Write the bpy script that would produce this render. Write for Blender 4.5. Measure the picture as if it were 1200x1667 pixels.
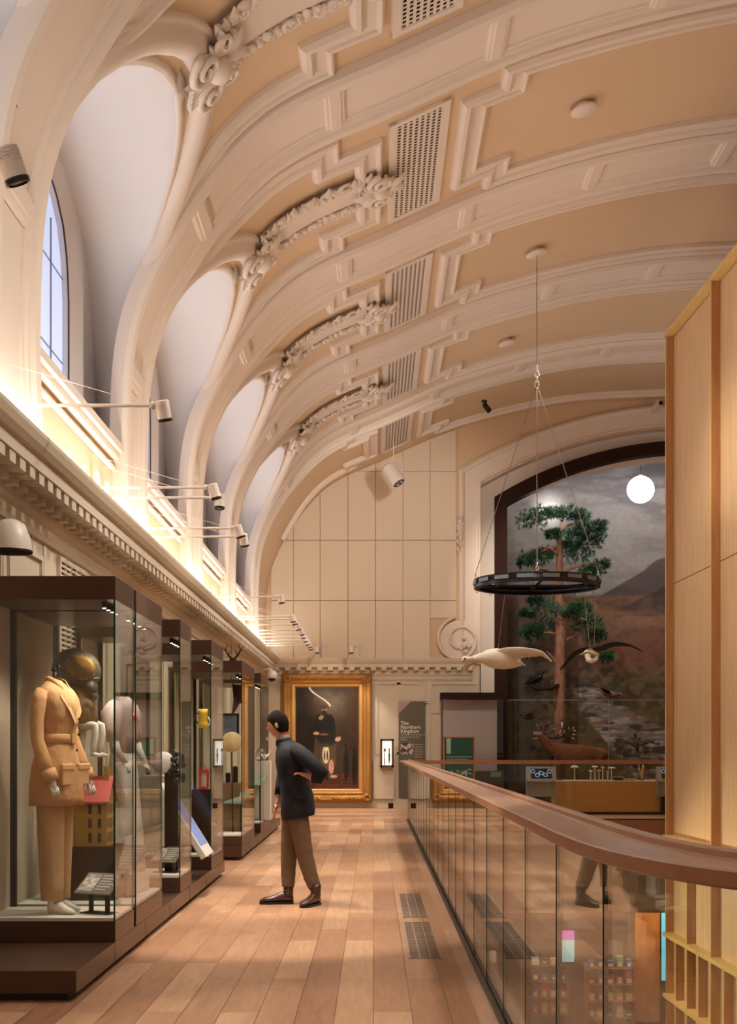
import bpy, math, random
import numpy as np
from mathutils import Vector, Matrix, noise as mnoise
R = math.radians
rnd = random.Random(7)
SC = bpy.context.scene
for o in list(bpy.data.objects): bpy.data.objects.remove(o)

# ------------------------------------------------------------------ camera
EYE = 1.45; BAY = 33/7; ENDY = 33.0
cd = bpy.data.cameras.new('camera'); cam = bpy.data.objects.new('camera', cd)
SC.collection.objects.link(cam); SC.camera = cam
cam.location = (0, 0, EYE); cam.rotation_euler = (R(90), 0, 0)
cd.sensor_fit = 'HORIZONTAL'; cd.sensor_width = 36; cd.lens = 36*2200/1200
cd.shift_x = -8/1200; cd.shift_y = 384.5/1200; cd.clip_start = .05; cd.clip_end = 200

# ------------------------------------------------------------------ world, view
w = bpy.data.worlds.new('World'); SC.world = w; w.use_nodes = True
WBG = w.node_tree.nodes['Background']
WBG.inputs[0].default_value = (1.0, .88, .76, 1); WBG.inputs[1].default_value = .26
SC.view_settings.view_transform = 'Standard'; SC.view_settings.look = 'None'
SC.view_settings.gamma = 1; SC.view_settings.exposure = 0.28
try: SC.view_settings.use_curve_mapping = False
except Exception: pass
try:
    SC.cycles.transparent_max_bounces = 24; SC.cycles.max_bounces = 10; SC.cycles.diffuse_bounces = 5
except Exception: pass
WARM = (1, .90, .78); WARM2 = (1, .70, .42); COOL = (.66, .78, 1)

def area(name, loc, size, energy, color, rot=(0, 0, 0), spread=180):
    l = bpy.data.lights.new(name, 'AREA'); l.shape = 'RECTANGLE'; l.size, l.size_y = size
    l.energy = energy; l.color = color; l.spread = R(spread)
    o = bpy.data.objects.new(name, l); o.location = loc; o.rotation_euler = rot
    SC.collection.objects.link(o); return o
# LED strips in the coves on top of the cornices, washing the wall and the vault above
area('cove_light', (-2.40, 14, 3.66), (.10, 37.0), 260, (1, .95, .88), (0, R(180-14), 0))
area('cove_light', (18.2, 14, 3.66), (.10, 37.0), 170, (1, .95, .88), (0, R(180+24), 0))
# unseen fill panels added facing up, to brighten the vault
for yy in (1, 7.5, 14, 19, 25.5):
    area('vault_fill_light', (3.3, yy, 4.6), (1.2, 1.2), 25, (1, .95, .88), (R(180), 0, 0))
for yy in (6, 26):
    area('vault_fill_light', (10.5, yy, 3.9), (2.6, 2.6), 70, (1, .95, .88), (R(180), 0, 0))
area('hall_fill_light', (5.5, 2.0, 9.2), (5, 5), 90, (1, .93, .84), (0, 0, 0))  # added fill from overhead, out of view, brightens tower and floor

# unseen spots added to brighten the walkway, the left wall and the end wall
def fill_spot(loc, tgt, energy, ang, color=(1, .94, .86), size=.25):
    l = bpy.data.lights.new('fill_spot', 'SPOT'); l.energy = energy; l.spot_size = R(ang); l.spot_blend = .8; l.color = color; l.shadow_soft_size = size
    o = bpy.data.objects.new('fill_spot', l); o.location = loc; o.rotation_euler = (Vector(tgt)-Vector(loc)).to_track_quat('-Z', 'Y').to_euler(); SC.collection.objects.link(o)
for yy in (9.8, 14, 18.5, 23, 28): fill_spot((1.5, yy, 7.9), (-.6, yy, 0), 580, 96)
for yy in (9.5, 13.5, 17.5, 22, 27): fill_spot((3.6, yy, 8.2), (-2.6, yy+.6, 2.4), 540, 62, (1, .95, .90))
fill_spot((1.8, 23.5, 7.2), (.3, 33, 5.3), 740, 62)
# ------------------------------------------------------------------ materials
def lin(c): return tuple((x/12.92 if x <= .04045 else ((x+.055)/1.055)**2.4) for x in c)
def rgb(r, g, b): return lin((r/255, g/255, b/255))
MATS = {}
def pm(name, col, rough=.6, metal=0, var=0, vscale=4, bump=0, bscale=40, emit=None, estr=0, coat=0, spec=.5, stretch=None, sss=0):
    m = bpy.data.materials.new(name); m.use_nodes = True; nt = m.node_tree; b = nt.nodes['Principled BSDF']
    b.inputs['Roughness'].default_value = rough; b.inputs['Metallic'].default_value = metal
    b.inputs['Base Color'].default_value = (*col, 1); b.inputs['Specular IOR Level'].default_value = spec
    if coat: b.inputs['Coat Weight'].default_value = coat
    if sss:
        b.inputs['Subsurface Weight'].default_value = sss; b.inputs['Subsurface Scale'].default_value = .01
    if emit: b.inputs['Emission Color'].default_value = (*emit, 1); b.inputs['Emission Strength'].default_value = estr
    if var or bump:
        tc = nt.nodes.new('ShaderNodeTexCoord'); mp = nt.nodes.new('ShaderNodeMapping')
        nt.links.new(tc.outputs['Object'], mp.inputs[0])
        if stretch: mp.inputs['Scale'].default_value = stretch
    if var:
        n = nt.nodes.new('ShaderNodeTexNoise'); n.inputs['Scale'].default_value = vscale; n.inputs['Detail'].default_value = 5
        nt.links.new(mp.outputs[0], n.inputs[0])
        cr = nt.nodes.new('ShaderNodeValToRGB'); cr.color_ramp.elements[0].position = .3; cr.color_ramp.elements[1].position = .7
        cr.color_ramp.elements[0].color = (*[c*(1-var) for c in col], 1); cr.color_ramp.elements[1].color = (*[min(1, c*(1+var)) for c in col], 1)
        nt.links.new(n.outputs['Fac'], cr.inputs[0]); nt.links.new(cr.outputs[0], b.inputs['Base Color'])
    if bump:
        n2 = nt.nodes.new('ShaderNodeTexNoise'); n2.inputs['Scale'].default_value = bscale; n2.inputs['Detail'].default_value = 6
        nt.links.new(mp.outputs[0], n2.inputs[0]); bp = nt.nodes.new('ShaderNodeBump'); bp.inputs['Strength'].default_value = bump; bp.inputs['Distance'].default_value = .02
        nt.links.new(n2.outputs['Fac'], bp.inputs['Height']); nt.links.new(bp.outputs[0], b.inputs['Normal'])
    MATS[name] = m; return m

def glassmat(name, tint, ior=1.5, boost=1.0):
    m = bpy.data.materials.new(name); m.use_nodes = True; nt = m.node_tree; nt.nodes.clear(); N = nt.nodes.new
    out = N('ShaderNodeOutputMaterial'); mx = N('ShaderNodeMixShader'); tr = N('ShaderNodeBsdfTransparent'); gl = N('ShaderNodeBsdfGlossy')
    gl.inputs['Roughness'].default_value = .012; tr.inputs[0].default_value = (*tint, 1)
    fr = N('ShaderNodeFresnel'); ge = N('ShaderNodeNewGeometry'); mr = N('ShaderNodeMapRange')
    mr.inputs['To Min'].default_value = ior; mr.inputs['To Max'].default_value = 1/ior
    nt.links.new(ge.outputs['Backfacing'], mr.inputs['Value']); nt.links.new(mr.outputs[0], fr.inputs['IOR'])
    ml = N('ShaderNodeMath'); ml.operation = 'MULTIPLY'; ml.inputs[1].default_value = boost; ml.use_clamp = True
    nt.links.new(fr.outputs[0], ml.inputs[0]); nt.links.new(ml.outputs[0], mx.inputs[0])
    nt.links.new(tr.outputs[0], mx.inputs[1]); nt.links.new(gl.outputs[0], mx.inputs[2]); nt.links.new(mx.outputs[0], out.inputs[0])
    MATS[name] = m; return m

def woodmat(name, c1, c2, grain=(1, 1, 1), rough=.4, scale=3, coat=0):
    m = bpy.data.materials.new(name); m.use_nodes = True; nt = m.node_tree; b = nt.nodes['Principled BSDF']; N = nt.nodes.new
    tc = N('ShaderNodeTexCoord'); mp = N('ShaderNodeMapping'); mp.inputs['Scale'].default_value = grain
    n = N('ShaderNodeTexNoise'); n.inputs['Scale'].default_value = scale; n.inputs['Detail'].default_value = 8; n.inputs['Roughness'].default_value = .65
    n.inputs['Distortion'].default_value = .4
    cr = N('ShaderNodeValToRGB'); cr.color_ramp.elements[0].position = .3; cr.color_ramp.elements[1].position = .72
    cr.color_ramp.elements[0].color = (*c1, 1); cr.color_ramp.elements[1].color = (*c2, 1)
    nt.links.new(tc.outputs['Object'], mp.inputs[0]); nt.links.new(mp.outputs[0], n.inputs[0])
    nt.links.new(n.outputs['Fac'], cr.inputs[0]); nt.links.new(cr.outputs[0], b.inputs['Base Color'])
    b.inputs['Roughness'].default_value = rough; b.inputs['Coat Weight'].default_value = coat
    MATS[name] = m; return m

def floormat(name, rot90=False):
    m = bpy.data.materials.new(name); m.use_nodes = True; nt = m.node_tree; b = nt.nodes['Principled BSDF']; N = nt.nodes.new; L = nt.links.new
    tc = N('ShaderNodeTexCoord'); mp = N('ShaderNodeMapping')
    if not rot90: mp.inputs['Rotation'].default_value = (0, 0, R(90))
    L(tc.outputs['Object'], mp.inputs[0])
    br = N('ShaderNodeTexBrick'); br.offset = .37; br.offset_frequency = 2; br.squash = 1
    for k, v in (('Scale', 1), ('Mortar Size', .0022), ('Mortar Smooth', .1), ('Bias', 0), ('Brick Width', 1.7), ('Row Height', .21)): br.inputs[k].default_value = v
    br.inputs['Color1'].default_value = (0, 0, 0, 1); br.inputs['Color2'].default_value = (1, 1, 1, 1); br.inputs['Mortar'].default_value = (.5, .5, .5, 1)
    L(mp.outputs[0], br.inputs[0])
    cr = N('ShaderNodeValToRGB'); e = cr.color_ramp.elements
    e[0].color = (*rgb(160, 117, 88), 1); e[1].color = (*rgb(196, 155, 120), 1)
    k = e.new(.35); k.color = (*rgb(173, 130, 98), 1); k = e.new(.7); k.color = (*rgb(184, 142, 109), 1)
    L(br.outputs['Color'], cr.inputs[0])
    mp2 = N('ShaderNodeMapping'); mp2.inputs['Scale'].default_value = (2, 22, 1) if rot90 else (22, 2, 1)
    L(tc.outputs['Object'], mp2.inputs[0]); n = N('ShaderNodeTexNoise'); n.inputs['Scale'].default_value = 1.2; n.inputs['Detail'].default_value = 8; n.inputs['Distortion'].default_value = .6
    L(mp2.outputs[0], n.inputs[0]); mr = N('ShaderNodeMapRange'); mr.inputs['From Min'].default_value = .25; mr.inputs['From Max'].default_value = .75; mr.inputs['To Min'].default_value = .78; mr.inputs['To Max'].default_value = 1.15
    L(n.outputs['Fac'], mr.inputs[0])
    # knots
    n3 = N('ShaderNodeTexNoise'); n3.inputs['Scale'].default_value = 2.3; n3.inputs['Detail'].default_value = 3; L(tc.outputs['Object'], n3.inputs[0])
    mr3 = N('ShaderNodeMapRange'); mr3.inputs['From Min'].default_value = .66; mr3.inputs['From Max'].default_value = .74; mr3.inputs['To Min'].default_value = 1; mr3.inputs['To Max'].default_value = .72
    L(n3.outputs['Fac'], mr3.inputs[0])
    mu = N('ShaderNodeMath'); mu.operation = 'MULTIPLY'; L(mr.outputs[0], mu.inputs[0]); L(mr3.outputs[0], mu.inputs[1])
    vm = N('ShaderNodeVectorMath'); vm.operation = 'SCALE'; L(cr.outputs[0], vm.inputs[0]); L(mu.outputs[0], vm.inputs['Scale'])
    mx = N('ShaderNodeMix'); mx.data_type = 'RGBA'; L(br.outputs['Fac'], mx.inputs['Factor']); L(vm.outputs[0], mx.inputs['A']); mx.inputs['B'].default_value = (*rgb(84, 52, 34), 1)
    L(mx.outputs['Result'], b.inputs['Base Color'])
    b.inputs['Roughness'].default_value = .33; b.inputs['Specular IOR Level'].default_value = .45
    bp = N('ShaderNodeBump'); bp.inputs['Strength'].default_value = .12; bp.inputs['Distance'].default_value = .004; L(n.outputs['Fac'], bp.inputs['Height']); L(bp.outputs[0], b.inputs['Normal'])
    MATS[name] = m; return m

def vcolmat(name, rough=.6, emit=0, coat=0):
    m = bpy.data.materials.new(name); m.use_nodes = True; nt = m.node_tree; b = nt.nodes['Principled BSDF']
    a = nt.nodes.new('ShaderNodeVertexColor'); a.layer_name = 'paint'
    nt.links.new(a.outputs[0], b.inputs['Base Color']); b.inputs['Roughness'].default_value = rough; b.inputs['Coat Weight'].default_value = coat
    MATS[name] = m; return m

M_field = pm('vault_cream_paint', rgb(214, 184, 148), .75, var=.03, vscale=.6)
M_mould = pm('moulding_white_paint', rgb(226, 208, 190), .65)
M_white = pm('lunette_white_plaster', rgb(226, 219, 214), .8)
M_wall = pm('wall_stone_paint', rgb(206, 190, 166), .7, var=.02, vscale=.8)
M_panelw = pm('acoustic_panel_white', rgb(224, 206, 182), .85)
M_sky = pm('daylight_blind', rgb(200, 208, 230), .9, emit=(.56, .68, 1), estr=.62)
M_bar = pm('blind_edge', rgb(150, 150, 160), .8)
M_floor = floormat('oak_plank_floor'); M_floor2 = floormat('oak_plank_floor_cross', True)
M_bronze = pm('bronze_brown_metal', rgb(86, 60, 47), .34, .55)
M_black = pm('black_metal', rgb(16, 13, 12), .45)
M_dark = pm('dark_brown_paint', rgb(46, 24, 14), .8, spec=.2)
M_glass = glassmat('case_glass', (.975, .985, .975), 1.42)
M_glassr = glassmat('balustrade_glass', (.86, .885, .85), 1.5)
M_gedge = pm('green_glass_edge', rgb(22, 62, 44), .15)
M_oak = woodmat('oak_veneer', rgb(198, 160, 114), rgb(226, 194, 150), (9, 9, .35), .45)
M_oakh = woodmat('oak_veneer_across', rgb(180, 128, 58), rgb(198, 148, 76), (.4, 1, 12), .45)
M_oakd = woodmat('oak_edge', rgb(166, 112, 66), rgb(192, 138, 88), (6, 6, .5), .45)
M_oaky = woodmat('pale_oak', rgb(206, 164, 92), rgb(232, 198, 128), (9, 9, .35), .45)
M_rail = woodmat('handrail_oak', rgb(164, 126, 100), rgb(196, 158, 130), (8, .8, 8), .34)
M_raile = woodmat('handrail_edge', rgb(172, 116, 80), rgb(194, 138, 98), (6, .8, 6), .4)
M_col = woodmat('copper_brown_wood', rgb(132, 74, 28), rgb(176, 106, 50), (3, 3, .4), .35)
M_gold = pm('gilt_frame', rgb(186, 134, 70), .42, .6, var=.25, vscale=30, bump=.9, bscale=60)
M_goldin = pm('gilt_slip', rgb(226, 180, 104), .35, .6)
M_spotw = pm('white_enamel', rgb(226, 212, 198), .4)
M_lens = pm('lamp_lens', rgb(255, 240, 220), .2, emit=(1, .86, .68), estr=14)
M_lensd = pm('dark_lens_rim', rgb(26, 24, 24), .3)
M_lensc = pm('cool_lens', rgb(150, 190, 200), .08, emit=(.6, .8, .9), estr=1.5)

# ------------------------------------------------------------------ mesh helpers
ORG = {}
class MB:
    def __init__(s): s.v = []; s.f = []; s.m = []; s.sm = []; s.cm = 0; s.cs = False
    def mat(s, i): s.cm = i; return s
    def smooth(s, b=True): s.cs = b; return s
    def add(s, vs, fs):
        k = len(s.v); s.v += [tuple(v) for v in vs]
        for f in fs: s.f.append([k+i for i in f]); s.m.append(s.cm); s.sm.append(s.cs)
        return s
    def box(s, x0, x1, y0, y1, z0, z1, M=None):
        vs = [(x, y, z) for x in (x0, x1) for y in (y0, y1) for z in (z0, z1)]
        if M: vs = [M @ Vector(v) for v in vs]
        return s.add(vs, [(0, 1, 3, 2), (4, 6, 7, 5), (0, 4, 5, 1), (2, 3, 7, 6), (0, 2, 6, 4), (1, 5, 7, 3)])
    def grid(s, rows, closed=False):
        n = len(rows[0]); vs = [p for r in rows for p in r]; fs = []
        for i in range(len(rows)-1):
            for j in range(n if closed else n-1):
                a = i*n+j; b = i*n+(j+1) % n; fs.append((a, b, b+n, a+n))
        return s.add(vs, fs)
    def loft(s, rings, cap=True):
        n = len(rings[0]); s.grid(rings, True)
        if cap:
            k = len(s.v)-n*len(rings)
            s.f.append([k+i for i in range(n)][::-1]); s.m.append(s.cm); s.sm.append(False)
            k2 = k+n*(len(rings)-1); s.f.append([k2+i for i in range(n)]); s.m.append(s.cm); s.sm.append(False)
        return s
    def tube(s, path, r, n=8, cap=True, flat=1.0):
        P = [Vector(p) for p in path]; rs = r if isinstance(r, (list, tuple)) else [r]*len(P)
        rings = []; up = None
        for i, p in enumerate(P):
            d = (P[min(i+1, len(P)-1)]-P[max(i-1, 0)])
            if d.length < 1e-9: d = Vector((0, 0, 1))
            d.normalize()
            if up is None: up = Vector((0, 0, 1)) if abs(d.z) < .9 else Vector((1, 0, 0))
            a = d.cross(up)
            if a.length < 1e-5: a = d.orthogonal()
            a.normalize(); b = a.cross(d).normalized(); up = b
            rings.append([p+(a*math.cos(2*math.pi*k/n)+b*math.sin(2*math.pi*k/n)*flat)*rs[i] for k in range(n)])
        return s.loft(rings, cap)
    def ell(s, c, r, M=None, n=10, m=7):
        rows = []
        for i in range(m+1):
            a = math.pi*i/m; rows.append([Vector((r[0]*math.sin(a)*math.cos(2*math.pi*j/n), r[1]*math.sin(a)*math.sin(2*math.pi*j/n), r[2]*math.cos(a))) for j in range(n)])
        if M: rows = [[M @ v for v in q] for q in rows]
        c = Vector(c); rows = [[v+c for v in q] for q in rows]
        return s.grid(rows[::-1], True)
    def lathe(s, prof, c=(0, 0, 0), n=20, M=None, cap=True):
        rings = []
        for r, z in prof:
            q = [Vector((r*math.cos(2*math.pi*k/n), r*math.sin(2*math.pi*k/n), z)) for k in range(n)]
            if M: q = [M @ v for v in q]
            rings.append([v+Vector(c) for v in q])
        return s.loft(rings, cap)
    def prism(s, poly, a, b, axis='y'):
        def P(u, v, w): return {'y': (u, w, v), 'x': (w, u, v), 'z': (u, v, w)}[axis]
        n = len(poly); vs = [P(u, v, a) for u, v in poly]+[P(u, v, b) for u, v in poly]
        return s.add(vs, [tuple(range(n))[::-1], tuple(range(n, 2*n))]+[(i, (i+1) % n, n+(i+1) % n, n+i) for i in range(n)])
    def build(s, name, mats, parent=None, kind=None, label=None, local=False):
        if not isinstance(mats, (list, tuple)): mats = [mats]
        o0 = ORG.get(parent.name, Vector((0, 0, 0))) if (parent is not None and not local) else Vector((0, 0, 0))
        me = bpy.data.meshes.new(name); me.from_pydata([tuple(Vector(v)-o0) for v in s.v], [], s.f)
        for m in mats: me.materials.append(m)
        me.polygons.foreach_set('material_index', s.m); me.polygons.foreach_set('use_smooth', s.sm)
        me.validate(); me.update()
        o = bpy.data.objects.new(name, me); SC.collection.objects.link(o)
        if parent is not None: o.parent = parent; ORG[o.name] = o0.copy()
        else: ORG[o.name] = Vector((0, 0, 0))
        if kind: o['kind'] = kind
        if label: o['label'] = label
        return o
def fixn(o):
    import bmesh
    b = bmesh.new(); b.from_mesh(o.data); bmesh.ops.recalc_face_normals(b, faces=b.faces); b.to_mesh(o.data); b.free(); return o
def thing(name, label, cat, loc=(0, 0, 0), rz=0, group=None):
    o = bpy.data.objects.new(name, None); SC.collection.objects.link(o); o.empty_display_size = .2
    o.location = loc; o.rotation_euler = (0, 0, rz); o['label'] = label; o['category'] = cat
    if group: o['group'] = group
    ORG[o.name] = Vector(loc); return o
def tag(o, label, cat, group=None):
    o['label'] = label; o['category'] = cat
    if group: o['group'] = group
    return o
def kids(o): return list(o.children)
def dup(root, loc=None, label=None, rz=None):
    def rec(o, par):
        c = o.copy(); SC.collection.objects.link(c)
        if par is not None: c.parent = par
        for k in kids(o): rec(k, c)
        return c
    c = rec(root, None)
    if loc is not None: c.location = loc; ORG[c.name] = Vector(loc)
    if rz is not None: c.rotation_euler = (0, 0, rz)
    if label: c['label'] = label
    return c
def subsurf(o, l=1):
    m = o.modifiers.new('sub', 'SUBSURF'); m.levels = l; m.render_levels = l; return o
def bevel(o, w=.005, n=2):
    m = o.modifiers.new('bev', 'BEVEL'); m.width = w; m.segments = n; m.limit_method = 'ANGLE'; return o
def skin(name, verts, edges, radii, mat, parent, root=0, lv=2):
    o0 = ORG.get(parent.name, Vector((0, 0, 0))) if parent is not None else Vector((0, 0, 0))
    me = bpy.data.meshes.new(name); me.from_pydata([tuple(Vector(v)-o0) for v in verts], edges, []); me.materials.append(mat)
    o = bpy.data.objects.new(name, me); SC.collection.objects.link(o)
    if parent is not None: o.parent = parent
    ORG[o.name] = o0.copy()
    m = o.modifiers.new('skin', 'SKIN'); m.use_smooth_shade = True; m.branch_smoothing = .4
    if not me.skin_vertices: me.skin_vertices.new()
    for i, sv in enumerate(me.skin_vertices[0].data):
        r = radii[i]; sv.radius = (r, r) if not isinstance(r, (tuple, list)) else r
        sv.use_root = (i == root)
    subsurf(o, lv); return o
def frameM(loc, xdir, up=(0, 0, 1)):
    x = Vector(xdir).normalized(); y = Vector(up).cross(x).normalized(); z = x.cross(y)
    return Matrix.Translation(loc) @ Matrix((x, y, z)).transposed().to_4x4()

# ------------------------------------------------------------------ vault profile (cross section of the hall)
PP = [(-2.60, 3.6), (-2.62, 4.6), (-2.49, 5.85), (-1.90, 6.98), (-1.10, 7.86), (.17, 8.47), (1.95, 9.22), (4.45, 9.80), (7.05, 9.97), (7.9, 9.98)]
def _prof():
    p = np.array(PP); m = np.zeros_like(p); d = np.r_[0, np.cumsum(np.hypot(*np.diff(p, axis=0).T))]
    for i in range(1, len(p)-1): m[i] = (p[i+1]-p[i-1])/(d[i+1]-d[i-1])
    m[0] = (0, 1); m[-1] = (1, 0); m[1] = (.02, 1); out = []
    for i in range(len(p)-1):
        L = d[i+1]-d[i]
        for u in np.linspace(0, 1, 40, endpoint=False):
            h = (2*u**3-3*u**2+1, u**3-2*u**2+u, -2*u**3+3*u**2, u**3-u**2)
            out.append(h[0]*p[i]+h[1]*m[i]*L+h[2]*p[i+1]+h[3]*m[i+1]*L)
    out.append(p[-1]); return np.array(out)
_Q = _prof(); _M = _Q[::-1][1:].copy(); _M[:, 0] = 15.8-_M[:, 0]; _Q = np.vstack([_Q, _M])
_T = np.r_[0, np.cumsum(np.hypot(*np.diff(_Q, axis=0).T))]; TMAX = float(_T[-1])
def VQ(t): return float(np.interp(t, _T, _Q[:, 0])), float(np.interp(t, _T, _Q[:, 1]))
def V(t, y, h=0.0):          # point on the vault: arc length t, along the hall y, height h above the surface towards the room
    x, z = VQ(t); a = VQ(max(0, t-.15)); b = VQ(min(TMAX, t+.15)); dx, dz = b[0]-a[0], b[1]-a[1]; L = math.hypot(dx, dz)
    return Vector((x+dz/L*h, y, z-dx/L*h))
def HX(x):                   # vault height above x
    x = min(max(x, -2.599), 18.399)
    if x > 7.9: x = 15.8-x
    q = _Q[:len(_Q)//2+1]; return float(np.interp(x, q[40:, 0], q[40:, 1]))
def sweep(mb, path, prof, closed=False, step=.16, f=V):
    """moulding of cross-section prof [(offset, height)] along a flat path of (t, y) points laid on the vault, mitred"""
    P = [Vector((a, b)) for a, b in path]; n = len(P); dirs = []
    segs = [(i, (i+1) % n) for i in range(n if closed else n-1)]
    def nrm(i, j): d = (P[j]-P[i]).normalized(); return Vector((-d.y, d.x))
    mit = []
    for i in range(n):
        pr = nrm((i-1) % n, i) if (closed or i > 0) else None; nx = nrm(i, (i+1) % n) if (closed or i < n-1) else None
        if pr is None: mit.append(nx)
        elif nx is None: mit.append(pr)
        else:
            b = (pr+nx)
            if b.length < 1e-6: mit.append(pr)
            else: b.normalize(); mit.append(b/max(.35, b.dot(pr)))
    rows = []
    for i, j in segs:
        k = max(1, int((P[j]-P[i]).length/step))
        for q in range(k):
            u = q/k; c = P[i].lerp(P[j], u); mm = mit[i].lerp(mit[j], u)
            rows.append([f(c.x+mm.x*o, c.y+mm.y*o, h) for o, h in prof])
    i, j = segs[-1]; c = P[j]; rows.append([f(c.x+mit[j].x*o, c.y+mit[j].y*o, h) for o, h in prof])
    mb.grid(rows); return mb
# ================================================================== STRUCTURE
BC = .525; OC = .515      # centre of panels / of openings within a bay
WT = [(.85, .37), (1.5, .375), (2.0, .375), (2.5, .36), (2.8, .335), (3.1, .295), (3.39, .235), (3.6, .175), (3.74, .115), (3.82, .06), (3.85, 0)]
WT = [(t, w_*BAY) for t, w_ in WT]
NB0, NB1 = -1, 7
def wopen(t):            # half width of a window opening at height t: straight jambs, round head
    if t <= 1.9: return .385*BAY
    u = min(1, (t-1.9)/1.95); return .385*BAY*max(0, 1-u**2.6)**.62
TOP = [.85, 1.0, 1.25, 1.5, 1.75, 2.0, 2.2, 2.4, 2.6, 2.8, 2.95, 3.1, 3.25, 3.4, 3.5, 3.6, 3.67, 3.73, 3.78, 3.815, 3.838, 3.85]
_wc = None
def vault():
    mb = MB().smooth()
    topen = TOP
    for n in range(NB0, NB1):
        y0, y1 = n*BAY, (n+1)*BAY; c = (n+OC)*BAY
        up = list(np.arange(3.85, TMAX, .25))+[TMAX]
        if n == 6:
            mb.grid([[V(t, y) for y in (y0, y1)] for t in [0, .8, 1.2, 1.6, 2, 2.4, 2.8, 3.2, 3.6]+up]); continue
        mb.grid([[V(t, y) for y in (y0, c, y1)] for t in (0, .4, .85)])
        mb.grid([[V(t, y0+(c-wopen(t)-y0)*k/4) for k in range(5)] for t in topen])
        mb.grid([[V(t, c+wopen(t)+(y1-c-wopen(t))*k/4) for k in range(5)] for t in topen])
        mb.grid([[V(t, y) for y in (y0, c, y1)] for t in up])
    o = mb.build('ceiling', M_field, kind='structure'); return o
vault()
# outer sheet of the vault (roof side) so no light leaks in
mb = MB(); mb.grid([[V(t, y, -1.6 if 4.2 < t < TMAX-4.2 else -.02 if t > TMAX-4.2 else -1.6) for y in (NB0*BAY, ENDY+4)] for t in [4.3]+list(np.arange(4.5, TMAX-4, .5))]); 
mb.build('ceiling', M_dark, kind='structure')

# window recesses behind the openings, with arched windows
XB = -2.9
BKC = [(2.30, 4.42), (2.30, 5.0), (2.22, 5.5), (1.95, 6.15), (1.5, 6.6), (.95, 6.88), (.4, 7.0), (0, 7.02)]
WIN = [(1.0, 4.3), (1.0, 5.0), (1.0, 5.7), (.94, 6.05), (.78, 6.33), (.5, 6.52), (.22, 6.6), (0, 6.62)]
def lerp_poly(P, u):
    d = np.r_[0, np.cumsum([math.hypot(P[i+1][0]-P[i][0], P[i+1][1]-P[i][1]) for i in range(len(P)-1)])]
    s = u*d[-1]; return (float(np.interp(s, d, [p[0] for p in P])), float(np.interp(s, d, [p[1] for p in P])))
def half(c, s):
    ts = TOP
    E = [V(t, c+s*wopen(t)) for t in ts]; us = np.linspace(0, 1, len(ts))
    Bk = [Vector((XB, c+s*lerp_poly(BKC, u)[0], lerp_poly(BKC, u)[1])) for u in us]
    W = [Vector((XB, c+s*lerp_poly(WIN, u)[0], lerp_poly(WIN, u)[1])) for u in us]
    return E, Bk, W
wn = 0
for n in range(NB0, 6):
    c = (n+OC)*BAY; mb = MB().smooth()
    for s in (-1, 1):
        E, Bk, W = half(c, s)
        mb.smooth(True).grid([E, [a.lerp(b, .5) for a, b in zip(E, Bk)], Bk]); mb.smooth(False).grid([Bk, W])
        mb.grid([W, [p+Vector((-.07, 0, 0)) for p in W]])
    mb.box(-3.3, -2.63, c-1.9, c+1.9, 4.25, 4.455)
    wn += 1
    o = mb.build('wall_window_recess', M_white, kind='structure'); o.name = 'wall_recess_%d' % wn
    wm = MB()
    L = [p for p in half(c, -1)[2]]; Rr = [p for p in half(c, 1)[2]]
    wm.grid([[p+Vector((-.06, 0, 0)) for p in L], [p+Vector((-.06, 0, 0)) for p in Rr]])
    wo = wm.build('window_%d' % wn, M_sky, kind='structure')
    f = MB(); 
    for yy in (-.5, .0, .5): f.box(XB-.055, XB-.045, c+yy-.012, c+yy+.012, 4.3, 6.3+.25*(yy == 0))
    for zz in (5.1, 5.9): f.box(XB-.055, XB-.05, c-.98, c+.98, zz-.006, zz+.006)
    f.build('glazing_bar', M_bar, wo)
    f = MB()
    for s, W in ((-1, L), (1, Rr)): f.tube([p+Vector((.0, 0, 0)) for p in W], .009, 6)
    f.build('window_frame', M_bronze, wo)
    area('window_daylight', (XB+.04, c, 5.3), (1.7, 1.6), 17, (.70, .80, 1), (0, R(-90), 0))
# outer light-tight wall behind the recesses
MB().box(-3.42, -3.36, NB0*BAY-.2, ENDY+.2, 0, 8.4).build('wall_left_outer', M_dark, kind='structure')

# ---- ribs, panel mouldings, hoods and garlands of the vault: one mesh each, repeated bay by bay
trim_i = [0]
def trim_copies(mb, mats, ns, y_of):
    base = None
    for n in ns:
        trim_i[0] += 1; nm = 'trim_%d' % trim_i[0]
        if base is None: base = mb.build(nm, mats, kind='structure'); o = base
        else: o = base.copy(); SC.collection.objects.link(o); o.name = nm
        o.location.y = y_of(n)
RP = [(-.62, -.02), (-.62, .10), (-.58, .15), (-.52, .17), (-.46, .15), (-.44, .11), (-.40, .11), (-.38, .085), (-.34, .08), (-.33, .06),
      (.33, .06), (.34, .08), (.38, .085), (.40, .11), (.44, .11), (.46, .15), (.52, .17), (.58, .15), (.62, .10), (.62, -.02)]
mb = MB(); sweep(mb, [(0.0, 0), (TMAX, 0)], RP, step=.18)
RPn = [(-.12, 0.05), (-.12, .085), (-.10, .10), (-.07, .10), (-.06, .115), (.06, .115), (.07, .10), (.10, .10), (.12, .085), (.12, .05)]
tb = [1.75+1.87*k for k in range(15)]
for t in tb:
    if t < TMAX-1:
        sweep(mb, [(t, -.42), (t, .42)], RPn, step=1)
trim_copies(mb, [M_mould], range(NB0, 7), lambda n: n*BAY)
FP = [(-.18, -.01), (-.175, .05), (-.14, .095), (-.09, .10), (-.05, .07), (-.04, .045), (.0, .035), (.09, .035), (.10, .06), (.13, .075), (.16, .06), (.165, -.01)]
W_, w_ = .305*BAY, .215*BAY
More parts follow.
